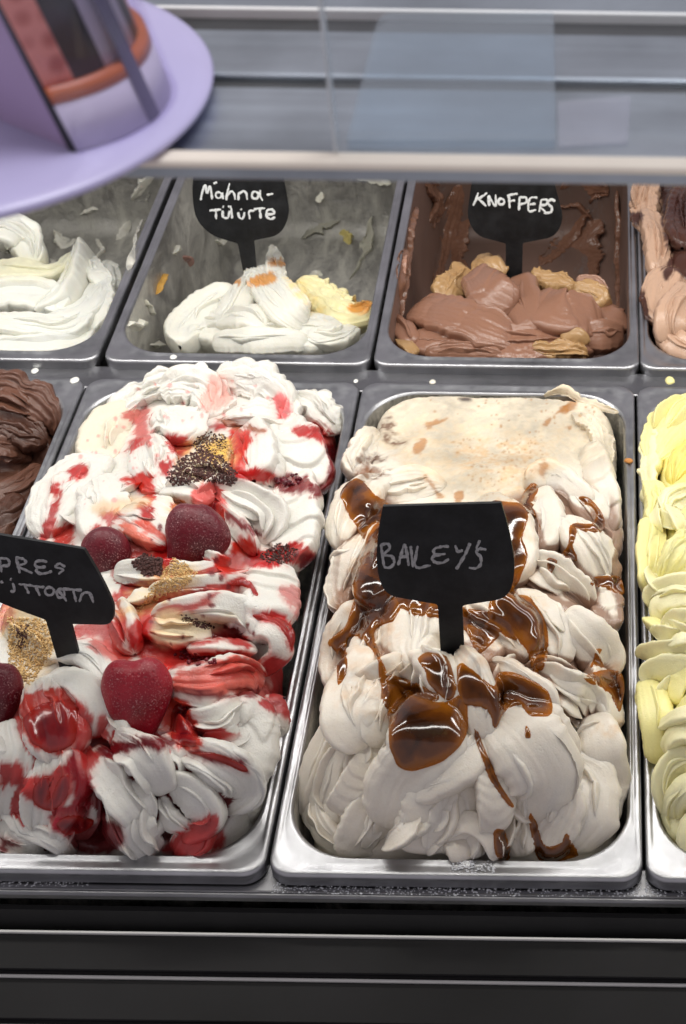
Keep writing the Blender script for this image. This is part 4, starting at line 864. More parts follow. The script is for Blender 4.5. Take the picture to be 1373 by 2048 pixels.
def strawberry(px, py, w, h, ang, label, mat, notch=.25, lift=4, point=.5, dep=.8):
    c = G_STR.hit(np.array([px]), np.array([py]))[0]-FWD*lift*1e-3; k = 1/scale_at(c)
    nu, nv = 48, 28
    u = np.linspace(0, 2*np.pi, nu, endpoint=False); v = np.linspace(.001, np.pi-.001, nv); VV, UU = np.meshgrid(v, u, indexing='ij')
    a = np.cos(VV); r = np.sin(VV)*(1-point*((1-a)/2)**1.6)
    x = r*np.cos(UU); d = r*np.sin(UU)*dep
    a = np.where(a < 0, a*1.12, a)-notch*np.exp(-(x/.34)**2)*np.clip(a, 0, 1)
    ca, sa = math.cos(ang), math.sin(ang)
    X = (x*w/2)*ca+(a*h/2)*sa; Y = -(x*w/2)*sa+(a*h/2)*ca; Dd = d*w/2
    V = (X[..., None]*RIGHT+Y[..., None]*UP+Dd[..., None]*(-FWD*.85+np.array([0, 0, .3])))*k
    V = V.reshape(-1, 3); V *= (1+.13*fbm(V, 70, int(px), 2))[:, None]
    i = np.arange(nu*nv).reshape(nv, nu); j = np.roll(i, -1, 1)
    F = np.stack([i[:-1], i[1:], j[1:], j[:-1]], -1).reshape(-1, 4)
    o = mesh_obj('strawberry', V, F, mat); o.location = c
    tag(o, label, 'strawberry', 'frozen strawberries on the white gelato'); return o
M_BER_R = berry_mat('berry_red', lin(164, 26, 44), lin(112, 12, 28), .6)
M_BER_D = berry_mat('berry_dark', lin(112, 26, 40), lin(76, 14, 26), .65)
strawberry(284, 1392, 168, 176, -.08, 'bright red heart shaped frozen strawberry, the smoothest and largest of them', M_BER_R, .22, 6, .60)
strawberry(396, 1082, 150, 150, .55, 'dark red frosted strawberry half wedged beside a smooth white petal of cream', M_BER_D, .02, 5, .5)
strawberry(216, 1108, 104, 108, .2, 'dusty purple strawberry tucked behind the tilted black tag', M_BER_D, .0, 2, .2)
strawberry(2, 1392, 104, 150, .12, 'dark strawberry cut off by the picture edge next to tan biscuit crumbs', M_BER_D, .1, 4, .4)
# ------------------------------------------------------------------ yellow gelato
def yellow_gelato():
    Y = lin(241, 233, 164); Yp = lin(243, 237, 190); Yd = lin(240, 222, 120)
    g = Gelato([(1300, 790, -2), (1400, 790, -4), (1310, 880, 0), (1420, 880, 4), (1310, 1000, 6), (1420, 1000, 14), (1300, 1120, 9), (1420, 1120, 26), (1310, 1240, 10), (1420, 1240, 32), (1315, 1400, 7), (1420, 1400, 32), (1320, 1540, 0), (1420, 1540, 20), (1340, 1650, -14), (1450, 1660, -4), (1600, 1200, 20), (1600, 900, 4)], Y)
    g.mound(0, 0, x0=PITCHX, rough=1.2)
    f = g.fold
    f([(1430, 800, -2), (1350, 860, 0), (1305, 930, -2)], [90, 120, 60], 5, stri=(12, .4), col=Y)
    f([(1440, 870, 0), (1380, 930, 2), (1345, 985, -2)], [60, 90, 40], 5, stri=(5, .2), col=Yd)
    f([(1300, 860, -2), (1298, 930, -1), (1296, 1010, -3)], [26, 36, 30], 5, stri=(6, .8), jag=.4, rough=2.2, col=Yp)
    f([(1300, 970, -1), (1318, 1010, 1), (1300, 1060, -2)], [40, 60, 40], 6, stri=(7, .5), rough=1.4)
    f([(1400, 985, 0), (1350, 1010, 4), (1325, 1060, 0)], [60, 70, 40], 6, stri=(5, .3), col=Yp)
    f([(1310, 1050, -1), (1304, 1110, 2), (1300, 1190, -3)], [50, 60, 40], 7, stri=(5, .3), n=(-.3, -.5, 1))
    f([(1400, 1080, 0), (1365, 1120, 4), (1330, 1170, 0)], [70, 90, 50], 6, stri=(7, .5), rough=1.4)
    k = dict(stri=(5, .2), n=(-.1, -.6, 1))
    f([(1430, 1175, 4), (1360, 1172, 6), (1312, 1190, 3), (1304, 1215, -2)], [50, 50, 44, 24], 6, col=Yp, **k)
    f([(1430, 1205, 5), (1370, 1202, 8), (1325, 1215, 5), (1315, 1250, -1)], [40, 50, 50, 30], 6, col=Yp, **k)
    f([(1430, 1245, 6), (1380, 1238, 9), (1350, 1255, 5), (1352, 1280, 0)], [30, 40, 40, 24], 6, col=Yp, **k)
    f([(1300, 1245, 0), (1330, 1268, 3), (1370, 1295, 2)], [26, 32, 24], 6, **k)
    f([(1430, 1310, 5), (1360, 1302, 6), (1310, 1308, 2), (1296, 1316, -2)], [36, 40, 36, 20], 6, col=Yp, **k)
    f([(1430, 1345, 5), (1360, 1335, 7), (1310, 1345, 4), (1312, 1375, -2)], [40, 50, 50, 30], 6, col=Yp, **k)
    f([(1385, 1300, 4), (1362, 1360, 7), (1348, 1412, 2)], [30, 44, 36], 7, **k)
    f([(1305, 1370, -2), (1318, 1440, 2), (1325, 1530, -3)], [50, 70, 56], 8, stri=(6, .3), n=(-.4, -.6, 1))
    f([(1430, 1435, 6), (1370, 1432, 8), (1334, 1450, 3)], [34, 40, 26], 6, col=Yp, **k)
    f([(1430, 1475, 7), (1370, 1468, 9), (1345, 1490, 5), (1360, 1510, 0)], [40, 50, 44, 24], 6, col=Yp, **k)
    f([(1430, 1520, 4), (1360, 1525, 7), (1333, 1570, 4), (1345, 1640, -2)], [50, 60, 60, 36], 7, col=Yp, **k)
    f([(1430, 1565, 4), (1375, 1580, 7), (1350, 1630, 4), (1370, 1690, -4)], [50, 60, 60, 40], 7, col=Yp, **k)
    f([(1310, 1550, -4), (1325, 1610, 0), (1350, 1670, -6)], [30, 44, 30], 6, **k)
    f([(1430, 1630, 2), (1390, 1660, 4), (1380, 1710, -4)], [60, 70, 50], 7, col=Yp, **k)
    g.petals([(1310, 1020), (1400, 1000), (1400, 1650), (1330, 1600)], 14, (1480, 1300), 4, L=(40, 70), w=(20, 34), col=Yp)
    g.finish(); g.vary(.06)
    g.paint([(1330, 900), (1400, 860), (1430, 960), (1350, 980)], Yd, .5, 0, feather=20, edge=12)
    g.build('gelato', M_CREAM, 'pale yellow gelato shaped into stacked ruffles')
yellow_gelato()
# ------------------------------------------------------------------ dark chocolate gelato
def chocolate_gelato():
    D = lin(104, 70, 56); D2 = lin(84, 54, 42)
    g = Gelato([(0, 790, -8), (90, 790, -10), (-100, 800, -6), (0, 870, -14), (90, 880, -20), (0, 960, -34), (70, 940, -36), (0, 1040, -24), (50, 1040, -26), (-120, 1000, -20), (-150, 1300, -10), (-300, 1200, -10)], D)
    g.mound(0, 0, x0=-2*PITCHX, rough=3, fine=.6)
    f = g.fold
    f([(-60, 790, 4), (30, 790, 8), (100, 830, 5), (112, 870, 0)], [70, 90, 80, 40], 7, stri=(8, .9), rough=2.6, jag=.2)
    f([(-60, 850, 3), (30, 860, 6), (95, 890, 3)], [60, 80, 50], 6, stri=(10, .8), rough=2.4, jag=.25, col=D2)
    f([(-60, 890, 3), (10, 900, 5), (60, 912, 0)], [40, 50, 30], 5, stri=(8, .8), rough=2, jag=.3)
    f([(90, 945, 2), (40, 985, 7), (-30, 1010, 6)], [40, 70, 80], 7, stri=(5, .4), rough=1.0)
    f([(50, 1010, 3), (10, 1040, 6), (-40, 1060, 4)], [50, 76, 70], 6, stri=(8, .8), rough=2.2, col=D2)
    f([(30, 1050, 2), (-20, 1090, 4), (-80, 1120, 2)], [60, 80, 70], 6, stri=(8, .8), rough=2.2)
    g.finish(); g.vary(.14)
    g.build('gelato', M_FROST, 'rough dark brown chocolate gelato beside the strawberry pan')
chocolate_gelato()
# ------------------------------------------------------------------ back row
def white_gelato():
    Wt = lin(230, 230, 220); Cr = lin(224, 222, 198)
    g = Gelato([(0, 470, -16), (-100, 480, -16), (60, 500, -28), (130, 520, -40), (200, 520, -60), (240, 560, -60), (0, 560, -18), (90, 570, -24), (160, 560, -28), (0, 640, -18), (100, 640, -20), (180, 630, -28), (210, 610, -40), (0, 695, -20), (120, 695, -22), (180, 690, -28), (-150, 600, -16), (0, 400, -60), (150, 420, -100)], Wt)
    f = g.fold
    f([(-30, 470, 3), (20, 462, 8), (55, 490, 6), (70, 540, 0)], [60, 80, 70, 40], 7, under=22, stri=(6, .4))
    f([(-30, 545, 4), (40, 545, 8), (110, 545, 6), (150, 515, 2)], [50, 60, 50, 30], 6, under=22, stri=(9, .5), col=Cr)
    f([(165, 485, 12), (155, 530, 14), (125, 590, 10), (70, 625, 4)], [24, 40, 50, 40], 6, under=22, stri=(6, .25), n=(-.4, -.5, 1))
    f([(-40, 600, 5), (40, 590, 9), (100, 600, 7), (120, 630, 2)], [60, 84, 80, 50], 7, under=22, stri=(6, .4))
    f([(215, 545, 6), (200, 590, 8), (150, 640, 6), (60, 660, 2)], [40, 66, 70, 50], 7, under=22, stri=(7, .35))
    f([(-40, 650, 3), (60, 655, 7), (140, 660, 5), (195, 630, 0)], [50, 66, 60, 36], 7, under=22, stri=(7, .35))
    f([(-40, 695, 2), (70, 695, 5), (150, 690, 3), (190, 665, 0)], [44, 54, 50, 30], 6, under=22, stri=(7, .4), rough=1.2)
    f([(215, 570, 4), (205, 620, 6), (180, 670, 3)], [40, 60, 44], 7, under=22, stri=(6, .5), rough=1.3)
    f([(225, 530, 2), (222, 580, 3), (212, 640, 1)], [30, 44, 36], 6, under=22, stri=(6, .5), rough=1.6)
    f([(175, 520, 3), (205, 560, 5), (225, 600, 0)], [30, 44, 30], 5, under=22, stri=(6, .5), rough=1.6)
    g.finish(); g.vary(.03)
    g.paint([(0, 500), (120, 520), (130, 545), (40, 560), (0, 550)], lin(226, 222, 188), .6, 0, feather=16, edge=10)
    g.build('gelato', M_CREAM, 'plain white gelato swept into a curved crest beside the lilac holder')
white_gelato()
def heap_gelato():
    Wt = lin(230, 228, 216); Ye = lin(236, 226, 176); Og = lin(214, 140, 50)
    g = Gelato([(400, 640, -38), (380, 690, -32), (470, 600, -30), (560, 560, -22), (560, 640, -20), (640, 640, -26), (700, 640, -34), (730, 620, -40), (560, 695, -26), (680, 690, -32), (340, 690, -60), (300, 640, -90), (450, 540, -90), (650, 540, -90), (740, 560, -80)], Wt, .008)
    f = g.fold
    f([(360, 690, 0), (400, 660, 2), (560, 670, 2), (700, 670, 0)], [60, 90, 110, 80], 8, under=30, stri=(6, .4), rough=1.4)
    f([(480, 590, 3), (420, 620, 8), (375, 665, 7), (360, 695, 0)], [60, 90, 90, 50], 8, under=14, stri=(6, .3), n=(-.2, -.6, 1))
    f([(500, 560, 4), (480, 610, 8), (440, 660, 5)], [50, 80, 60], 8, under=14, stri=(6, .3))
    f([(600, 560, 3), (650, 600, 7), (700, 630, 6), (745, 620, 0)], [50, 84, 80, 40], 7, under=16, stri=(7, .6), rough=2.2, jag=.2, col=Ye)
    f([(555, 505, 10), (552, 545, 8), (570, 600, 5)], [16, 38, 46], 6, under=10, stri=(6, .4), jag=.2)
    f([(515, 545, 6), (545, 580, 12), (585, 625, 12), (610, 650, 4)], [50, 84, 92, 50], 8, under=12, stri=(9, .6), n=(0, -.7, 1))
    f([(450, 650, 5), (500, 640, 9), (540, 665, 4)], [50, 70, 40], 8, stri=(5, .3))
    f([(430, 690, 2), (520, 685, 7), (620, 690, 4)], [40, 60, 40], 7, stri=(6, .3))
    f([(600, 670, 3), (660, 680, 6), (715, 665, 0)], [40, 64, 40], 7, stri=(6, .5), rough=1.6)
    f([(520, 545, 14), (505, 560, 12), (500, 590, 6)], [24, 40, 40], 6, stri=(5, .4))
    g.finish()
    for q in ([(500, 560), (535, 545), (550, 550), (545, 565), (510, 572)], [(540, 522), (572, 520), (570, 532), (545, 532)], [(700, 615), (735, 600), (742, 615), (715, 625)], [(470, 560), (480, 558), (480, 568), (472, 568)]):
        g.paint(q, Og, .9, .4, feather=5, edge=4)
    g.paint([(570, 545), (600, 560), (650, 620), (640, 650), (600, 600)], lin(225, 195, 120), .7, 0, feather=10, edge=12, gran=1)
    g.vary(.03)
    g.build('gelato', M_CREAM, 'small remaining heap of white gelato with orange bits in an almost empty pan')
heap_gelato()
def milk_choc_gelato():
    Mc = lin(148, 108, 88); Nu = lin(178, 142, 98); Lt = lin(170, 132, 112)
    g = Gelato([(800, 660, -30), (860, 660, -26), (940, 640, -22), (1010, 570, -18), (1010, 680, -22), (1100, 590, -20), (1120, 660, -20), (1200, 640, -24), (1245, 640, -30), (880, 700, -28), (1150, 700, -28), (1230, 690, -34), (900, 560, -90), (1200, 540, -90), (1050, 510, -80)], Mc, .008)
    f = g.fold
    f([(790, 690, 0), (900, 690, 2), (1050, 695, 2), (1200, 690, 0)], [50, 80, 90, 60], 8, under=30, stri=(6, .4), rough=1.6)
    f([(930, 545, 2), (900, 590, 4), (880, 620, 0)], [50, 60, 40], 8, under=20, stri=(6, .9), rough=3, jag=.3, col=Nu)
    f([(960, 535, 4), (985, 545, 6), (1000, 560, 2)], [50, 60, 40], 8, under=16, stri=(6, .9), rough=3, jag=.3, col=Nu)
    f([(1060, 560, 3), (1110, 570, 5), (1150, 590, 2)], [36, 50, 40], 8, under=16, stri=(6, .9), rough=3, jag=.3, col=Nu)
    f([(1140, 590, 6), (1185, 600, 9), (1200, 625, 6)], [40, 60, 50], 7, under=16, stri=(6, .9), rough=3, jag=.2, col=Nu)
    f([(1150, 570, 4), (1185, 572, 6), (1205, 595, 4)], [40, 50, 40], 6, under=16, stri=(7, .5), rough=1, col=Lt)
    f([(830, 625, 3), (900, 635, 9), (980, 665, 8), (1040, 690, 1)], [70, 100, 100, 60], 9, under=12, ribs=(3.2, .9, .3), stri=(8, .3), n=(0, -.7, 1))
    f([(785, 640, 3), (810, 665, 7), (830, 695, 3)], [30, 50, 40], 7, under=12, stri=(6, .4), n=(-.2, -.6, 1))
    f([(950, 560, 5), (985, 590, 12), (1035, 620, 8)], [60, 100, 70], 10, under=12, ribs=(3.2, 1.0, .5), stri=(8, .25), n=(0, -.6, 1))
    f([(1040, 560, 4), (1050, 620, 8), (1060, 680, 3)], [60, 80, 60], 8, under=12, stri=(7, .3))
    f([(1060, 610, 5), (1115, 630, 12), (1165, 640, 9), (1200, 660, 2)], [80, 110, 100, 50], 9, under=12, ribs=(3.4, 1.1, .2), stri=(7, .25), n=(0, -.7, 1))
    f([(1195, 610, 3), (1230, 640, 6), (1255, 655, 0)], [40, 60, 40], 7, under=16, stri=(7, .6))
    f([(1160, 680, 3), (1200, 675, 7), (1240, 680, 2)], [40, 66, 40], 7, under=16, stri=(7, .3), rough=1.2)
    f([(1060, 705, 2), (1120, 705, 4), (1180, 712, 1)], [26, 40, 24], 6, stri=(6, .9), rough=3, jag=.3, col=Nu)
    f([(1120, 680, 5), (1150, 675, 8), (1165, 690, 4)], [24, 34, 24], 6, stri=(4, .3), col=Nu)
    f([(805, 690, 4), (820, 700, 6), (830, 715, 3)], [20, 34, 24], 6, stri=(4, .5), col=Nu)
    f([(850, 710, 2), (930, 705, 5), (1010, 712, 2)], [24, 40, 24], 6, stri=(6, .5), rough=1.4)
    g.finish(); g.vary(.07)
    g.build('gelato', M_CHOCO, 'glossy milk chocolate gelato with crumbly tan nougat pieces')
M_CHOCO = cream_mat('chocolate_cream', .22, .20, .06)
milk_choc_gelato()
def beige_gelato():
    Be = lin(194, 160, 136); Dk = lin(66, 38, 32)
    g = Gelato([(1290, 380, 4), (1400, 380, 10), (1300, 500, 2), (1400, 500, 10), (1300, 620, -6), (1400, 620, 8), (1310, 700, -14), (1420, 700, -8), (1600, 500, 8)], Be)
    g.mound(0, ROW2, x0=BX[1], iny=.013, rough=1.6, wall=.02)
    f = g.fold
    f([(1300, 350, 3), (1290, 410, 5), (1300, 470, 2)], [50, 60, 50], 6, stri=(7, .8), rough=2, jag=.2)
    f([(1300, 430, 4), (1315, 490, 8), (1320, 560, 5)], [44, 60, 50], 7, stri=(7, .5), rough=1.4)
    f([(1340, 540, 5), (1318, 590, 9), (1322, 650, 5)], [60, 76, 60], 7, stri=(8, .5))
    f([(1380, 580, 6), (1345, 640, 9), (1345, 690, 4)], [60, 80, 60], 7, stri=(7, .3))
    f([(1330, 660, 3), (1350, 690, 6), (1400, 720, 0)], [50, 64, 50], 7, stri=(6, .3))
    f([(1380, 360, 6), (1360, 430, 8), (1365, 500, 5)], [50, 66, 60], 7, stri=(7, .5), rough=1.6)
    g.finish()
    for q in ([(1325, 345), (1400, 345), (1400, 470), (1360, 440), (1330, 430), (1320, 390)], [(1330, 400), (1400, 420), (1400, 560), (1360, 545), (1335, 490)], [(1262, 560), (1285, 580), (1300, 640), (1310, 700), (1270, 690)], [(1262, 430), (1285, 425), (1275, 450)], [(1325, 545), (1345, 510), (1350, 520), (1335, 560)]):
        g.paint(q, Dk, .97, .6, feather=4, edge=10)
    g.vary(.05)
    g.build('gelato', M_CHOCO, 'beige gelato marbled with dark chocolate')
beige_gelato()
# ------------------------------------------------------------------ chalk tags
def sign_mat():
    m, nt, b = new_mat('tag_black'); L = nt.links.new
    tc = N(nt, 'ShaderNodeTexCoord'); n = N(nt, 'ShaderNodeTexNoise', i_Scale=50.0, i_Detail=6.0, i_Roughness=.7); L(tc.outputs['Object'], n.inputs['Vector'])
    r = ramp(nt, n.outputs[0], [(.4, g4((.0055, .006, .007))), (.75, g4((.022, .024, .027)))]); L(r.outputs[0], b.inputs['Base Color'])
    b.inputs['Roughness'].default_value = .5; b.inputs['Specular IOR Level'].default_value = .3; return m
M_TAG = sign_mat()
def chalk_mat(name, c, lo):
    m, nt, b = new_mat(name); L = nt.links.new
    tc = N(nt, 'ShaderNodeTexCoord'); n = N(nt, 'ShaderNodeTexNoise', i_Scale=900.0, i_Detail=3.0); L(tc.outputs['Object'], n.inputs['Vector'])
    r = ramp(nt, n.outputs[0], [(.3, g4(tuple(v*lo for v in c))), (.65, g4(c))]); L(r.outputs[0], b.inputs['Base Color']); b.inputs['Roughness'].default_value = .9
    return m
M_CHALK = chalk_mat('chalk_white', (.85, .88, .88), .75); M_CHALK_G = chalk_mat('chalk_grey', (.46, .46, .47), .6)
def prism(P2, n, th):
    c_ = P2.mean(0); ar = sum(np.cross(P2[i]-c_, P2[(i+1) % len(P2)]-c_) for i in range(len(P2)))
    if ar@n < 0: P2 = P2[::-1]
    k = len(P2); V = np.vstack([P2, P2-n*th]); F = [tuple(range(k))]+[tuple(range(2*k-1, k-1, -1))]
    F += [(i, k+i, k+(i+1) % k, (i+1) % k) for i in range(k)]
    return V, F
def chalk_tag(outline, base, z, yaw, lean, words, label, chalk, wpx, th=.0016):
    p0 = P(base[0], base[1], z); n = np.array([-math.sin(yaw)*math.cos(lean), -math.cos(yaw)*math.cos(lean), math.sin(lean)])
    t = empty('chalk_tag', p0); tag(t, label, 'tag', 'black chalk tags stuck in the gelato')
    o = np.array(outline, float); Q = Pplane(o[:, 0], o[:, 1], p0, n)
    V, F = prism(Q, n, th); mesh_obj('board', V, F, M_TAG, t, smooth=False)
    rs = np.random.RandomState(3)
    for lines in words:
        Vs = []; Fs = []; c = 0
        for ln in lines:
            ln = np.array(ln, float); m = max(8, int(np.linalg.norm(np.diff(ln, axis=0), axis=1).sum()/2.2))
            q = catmull(ln, m); q = q+rs.randn(m, 2)*.25
            d = np.gradient(q, axis=0); d /= np.linalg.norm(d, axis=1)[:, None]+1e-6; nn = np.stack([-d[:, 1], d[:, 0]], 1)
            hw = wpx/2*(1+.34*noise1(np.arange(m)*.6, int(ln[0, 0])))[:, None]; hw[0] *= .55; hw[-1] *= .55
            a = q+nn*hw; b_ = q-nn*hw
            A = Pplane(a[:, 0], a[:, 1], p0, n)+n*.00018; B = Pplane(b_[:, 0], b_[:, 1], p0, n)+n*.00018; C = Pplane(q[:, 0], q[:, 1], p0, n)+n*.00042
            Vs += [A, C, B]; i = np.arange(m-1)
            Fs += [np.stack([c+i, c+i+1, c+m+i+1, c+m+i], 1), np.stack([c+m+i, c+m+i+1, c+2*m+i+1, c+2*m+i], 1)]; c += 3*m
        mesh_obj('lettering', np.vstack(Vs), np.vstack(Fs), chalk, t)
    return t
def circ(x, y, r, ry=None): return [(x+r*math.cos(a), y+(ry or r)*math.sin(a)) for a in np.linspace(-1.4, 5.2, 10)]
def rounded(pts, rad):
    """round the corners of an outline: rad per point in pixels"""
    out = []; n = len(pts); p = np.array(pts, float)
    for i in range(n):
        a, b_, c = p[i-1], p[i], p[(i+1) % n]; r = rad[i] if isinstance(rad, (list, tuple)) else rad
        if r <= 0: out.append(tuple(b_)); continue
        u = (a-b_); v = (c-b_); lu, lv = np.linalg.norm(u), np.linalg.norm(v); r = min(r, lu*.48, lv*.48)
        s, e = b_+u/lu*r, b_+v/lv*r
        for k in np.linspace(0, 1, 9): out.append(tuple((1-k)**2*s+2*k*(1-k)*b_+k*k*e))
    return out
bl = rounded([(766, 1013), (1003, 1006), (1019, 1060), (1032, 1135), (1020, 1196), (925, 1211), (931, 1345), (884, 1345), (876, 1209), (768, 1190), (752, 1130), (757, 1060)], [2, 3, 80, 40, 34, 6, 2, 2, 6, 44, 40, 60])
chalk_tag(bl, (906, 1322), .040, 0, .12, [[
    [(763, 1088), (765, 1108), (769, 1133)], [(762, 1090), (775, 1087), (780, 1096), (768, 1109), (784, 1112), (789, 1124), (781, 1134), (768, 1134)],
    [(797, 1130), (803, 1108), (810, 1090), (815, 1110), (818, 1131)], [(798, 1114), (818, 1111)], [(822, 1091), (824, 1112), (827, 1134)], [(836, 1091), (832, 1112), (830, 1128), (838, 1135), (862, 1130)],
    [(899, 1092), (884, 1093), (869, 1098), (872, 1109), (892, 1107)], [(872, 1109), (865, 1116), (871, 1124), (885, 1125), (899, 1117)],
    [(911, 1090), (916, 1102), (926, 1100)], [(941, 1085), (930, 1110), (913, 1138)], [(960, 1080), (953, 1097)], [(973, 1099), (960, 1097), (953, 1104), (962, 1114), (962, 1128), (952, 1136), (938, 1135)]]],
    'broad black tag with one grey chalk word, standing in the caramel gelato', M_CHALK_G, 5.6)
kn = rounded([(952, 312), (1096, 312), (1113, 380), (1128, 440), (1110, 474), (1046, 486), (1044, 575), (1012, 575), (1012, 487), (954, 472), (934, 436), (940, 390)], [2, 2, 40, 26, 24, 4, 1, 1, 4, 26, 24, 40])
chalk_tag(kn, (1028, 552), -.012, 0, .10, [[
    [(957, 385), (953, 398), (947, 411)], [(975, 385), (965, 393), (954, 399)], [(957, 397), (964, 404), (973, 412)], [(979, 412), (978, 392), (984, 402), (992, 412), (992, 389)], circ(1003, 403, 6),
    [(1018, 390), (1020, 416)], [(1014, 391), (1036, 387)], [(1019, 402), (1031, 400)], [(1040, 394), (1038, 421)], [(1038, 394), (1052, 395), (1053, 404), (1040, 409)], [(1075, 395), (1060, 397), (1058, 421), (1073, 420)], [(1059, 409), (1072, 407)],
    [(1083, 399), (1079, 424)], [(1082, 399), (1094, 400), (1093, 409), (1081, 412), (1092, 425)], [(1111, 402), (1102, 399), (1096, 406), (1104, 415), (1102, 424), (1088, 426)]]],
    'black tag with white capital lettering above the milk chocolate gelato', M_CHALK, 4.6)
ma = rounded([(392, 300), (556, 300), (568, 360), (580, 430), (562, 470), (508, 481), (516, 570), (492, 572), (476, 487), (424, 472), (392, 440), (384, 390)], [2, 2, 40, 30, 24, 4, 1, 1, 4, 30, 26, 40])
chalk_tag(ma, (500, 550), -.016, .04, .10, [[
    [(402, 400), (405, 385), (411, 370), (415, 386), (421, 372), (425, 398)], [(428, 367), (435, 364)], circ(438, 390, 6), [(445, 384), (447, 398)], [(453, 400), (456, 382), (460, 366)], [(455, 391), (462, 383), (468, 386), (471, 399)], [(477, 400), (478, 384)], [(478, 388), (487, 382), (493, 387), (495, 399)], circ(511, 390, 7), [(521, 379), (521, 392), (526, 401)], [(534, 389), (547, 388)]],
   [[(419, 421), (443, 419)], [(432, 420), (433, 438)], [(446, 421), (447, 434), (457, 435), (460, 421)], [(462, 411), (465, 437)], [(446, 413), (448, 414)], [(457, 412), (459, 413)], [(477, 424), (479, 434), (486, 437), (490, 424)], [(482, 418), (484, 419)], [(500, 438), (499, 423), (510, 421)], [(508, 418), (531, 416)], [(520, 417), (522, 437)], [(533, 429), (549, 427), (545, 419), (535, 421), (534, 432), (541, 438), (551, 434)]]],
    'black tag with two lines of white handwriting above the almost empty pan', M_CHALK, 4.4)
pr = rounded([(-70, 1060), (0, 1070), (168, 1098), (205, 1160), (230, 1215), (224, 1250), (142, 1248), (168, 1350), (124, 1350), (92, 1240), (0, 1206), (-70, 1170)], [0, 0, 4, 60, 24, 26, 5, 1, 1, 5, 60, 0])
chalk_tag(pr, (140, 1328), .036, .20, .16, [[
    [(0, 1116), (4, 1144)], [(0, 1116), (14, 1117), (20, 1124), (16, 1131), (3, 1131)], [(33, 1114), (37, 1130), (41, 1146)], [(32, 1114), (48, 1118), (52, 1126), (38, 1132), (66, 1146)], [(96, 1123), (80, 1121), (71, 1126), (76, 1134), (93, 1133)], [(76, 1134), (74, 1142), (86, 1147), (105, 1142)], [(131, 1133), (120, 1127), (112, 1133), (127, 1139), (118, 1147)]],
   [[(2, 1162), (6, 1166)], [(22, 1157), (24, 1159)], [(26, 1166), (30, 1180), (22, 1183)], [(38, 1168), (68, 1171)], [(50, 1169), (59, 1187)], [(66, 1172), (90, 1174)], [(72, 1173), (81, 1191)], circ(100, 1182, 9, 8), circ(122, 1186, 8, 9), [(116, 1178), (124, 1188), (134, 1202)], [(124, 1177), (165, 1180)], [(147, 1179), (153, 1203)], [(160, 1203), (166, 1187), (180, 1186), (188, 1205)]]],
    'tilted black tag with two grey chalk lines, standing among the strawberries', M_CHALK_G, 5.2)
# ------------------------------------------------------------------ smears left on the pan walls
def pan_bvh(x, y, depth=.12):
    def lv(ix, iy, r, z): return (rrect(x+ix, x+PW-ix, y+iy, y+PD-iy, r), z)
    V, F = loft([lv(.0060, .0102, .031, -.0016), lv(.0064, .0106, .032, -.006), lv(.0075, .012, .031, -depth*.5), lv(.0095, .014, .026, -depth+.014), lv(.014, .019, .024, -depth+.003), lv(.022, .027, .022, -depth)], True)
    return BVHTree.FromPolygons(V, F)
class Smear(Gelato):
    def __init__(s, bv, base):
        s.bv = bv; s.base = np.array(base); s.sq = None; s.V = []; s.F = []; s.C = []; s.K = []; s.n = 0; s.seed = 50
    def smear(s, pts, w, th=1.2, col=None, rough=2.0, **kw):
        p = np.array(pts, float); C = []
        nn = []
        for d in rays(p[:, 0], p[:, 1]):
            h = s.bv.ray_cast(Vector(CAM), Vector(d).normalized())
            if h[0] is None: return
            n_ = np.array(h[1]); n_ = n_ if n_@d < 0 else -n_
            C.append(np.array(h[0])); nn.append(n_)
        kw.setdefault('stri', (8, .5))
        s.fold_xyz(np.array(C), w, th, n=tuple(np.mean(nn, 0)), col=col, rough=rough, jag=.4, **kw)
def smear_build(s, label, mat):
    parts = list(zip(s.V, s.F, np.cumsum([0]+[len(v) for v in s.V[:-1]])))
    s.finish(); s.vary(.08); cen = s.V.mean(0); t = empty('gelato_smear', tuple(cen)); tag(t, label, 'smear')
    for V, F, o in parts: mesh_obj('smear', V, F-o, mat, t, True, s.C[o:o+len(V)])
sm = Smear(pan_bvh(BX[0], ROW2), lin(128, 92, 74))
for pts, w in (([(800, 640), (812, 540), (830, 420)], [40, 60, 40]), ([(800, 600), (800, 560), (810, 500)], [20, 36, 20]), ([(870, 600), (890, 480), (920, 370)], [50, 80, 60]), ([(1180, 420), (1130, 480), (1080, 530)], [30, 40, 20]), ([(1110, 420), (1150, 415), (1185, 440)], [10, 20, 14]),
               ([(1240, 640), (1236, 520), (1235, 380)], [24, 40, 30]), ([(1120, 380), (1170, 372), (1220, 380)], [30, 60, 40]), ([(1190, 560), (1170, 500), (1200, 440)], [40, 60, 40]), ([(850, 370), (880, 400), (860, 450)], [40, 60, 40]), ([(925, 560), (905, 500), (940, 440)], [30, 50, 30])):
    sm.smear(pts, w)
sm.smear([(802, 590), (806, 540), (812, 500)], [14, 26, 14], 1.4, lin(176, 134, 114))
smear_build(sm, 'scraped brown streaks clinging to the walls of the milk chocolate pan', M_CHOCO)
sm = Smear(pan_bvh(BX[-1], ROW2), lin(222, 220, 206))
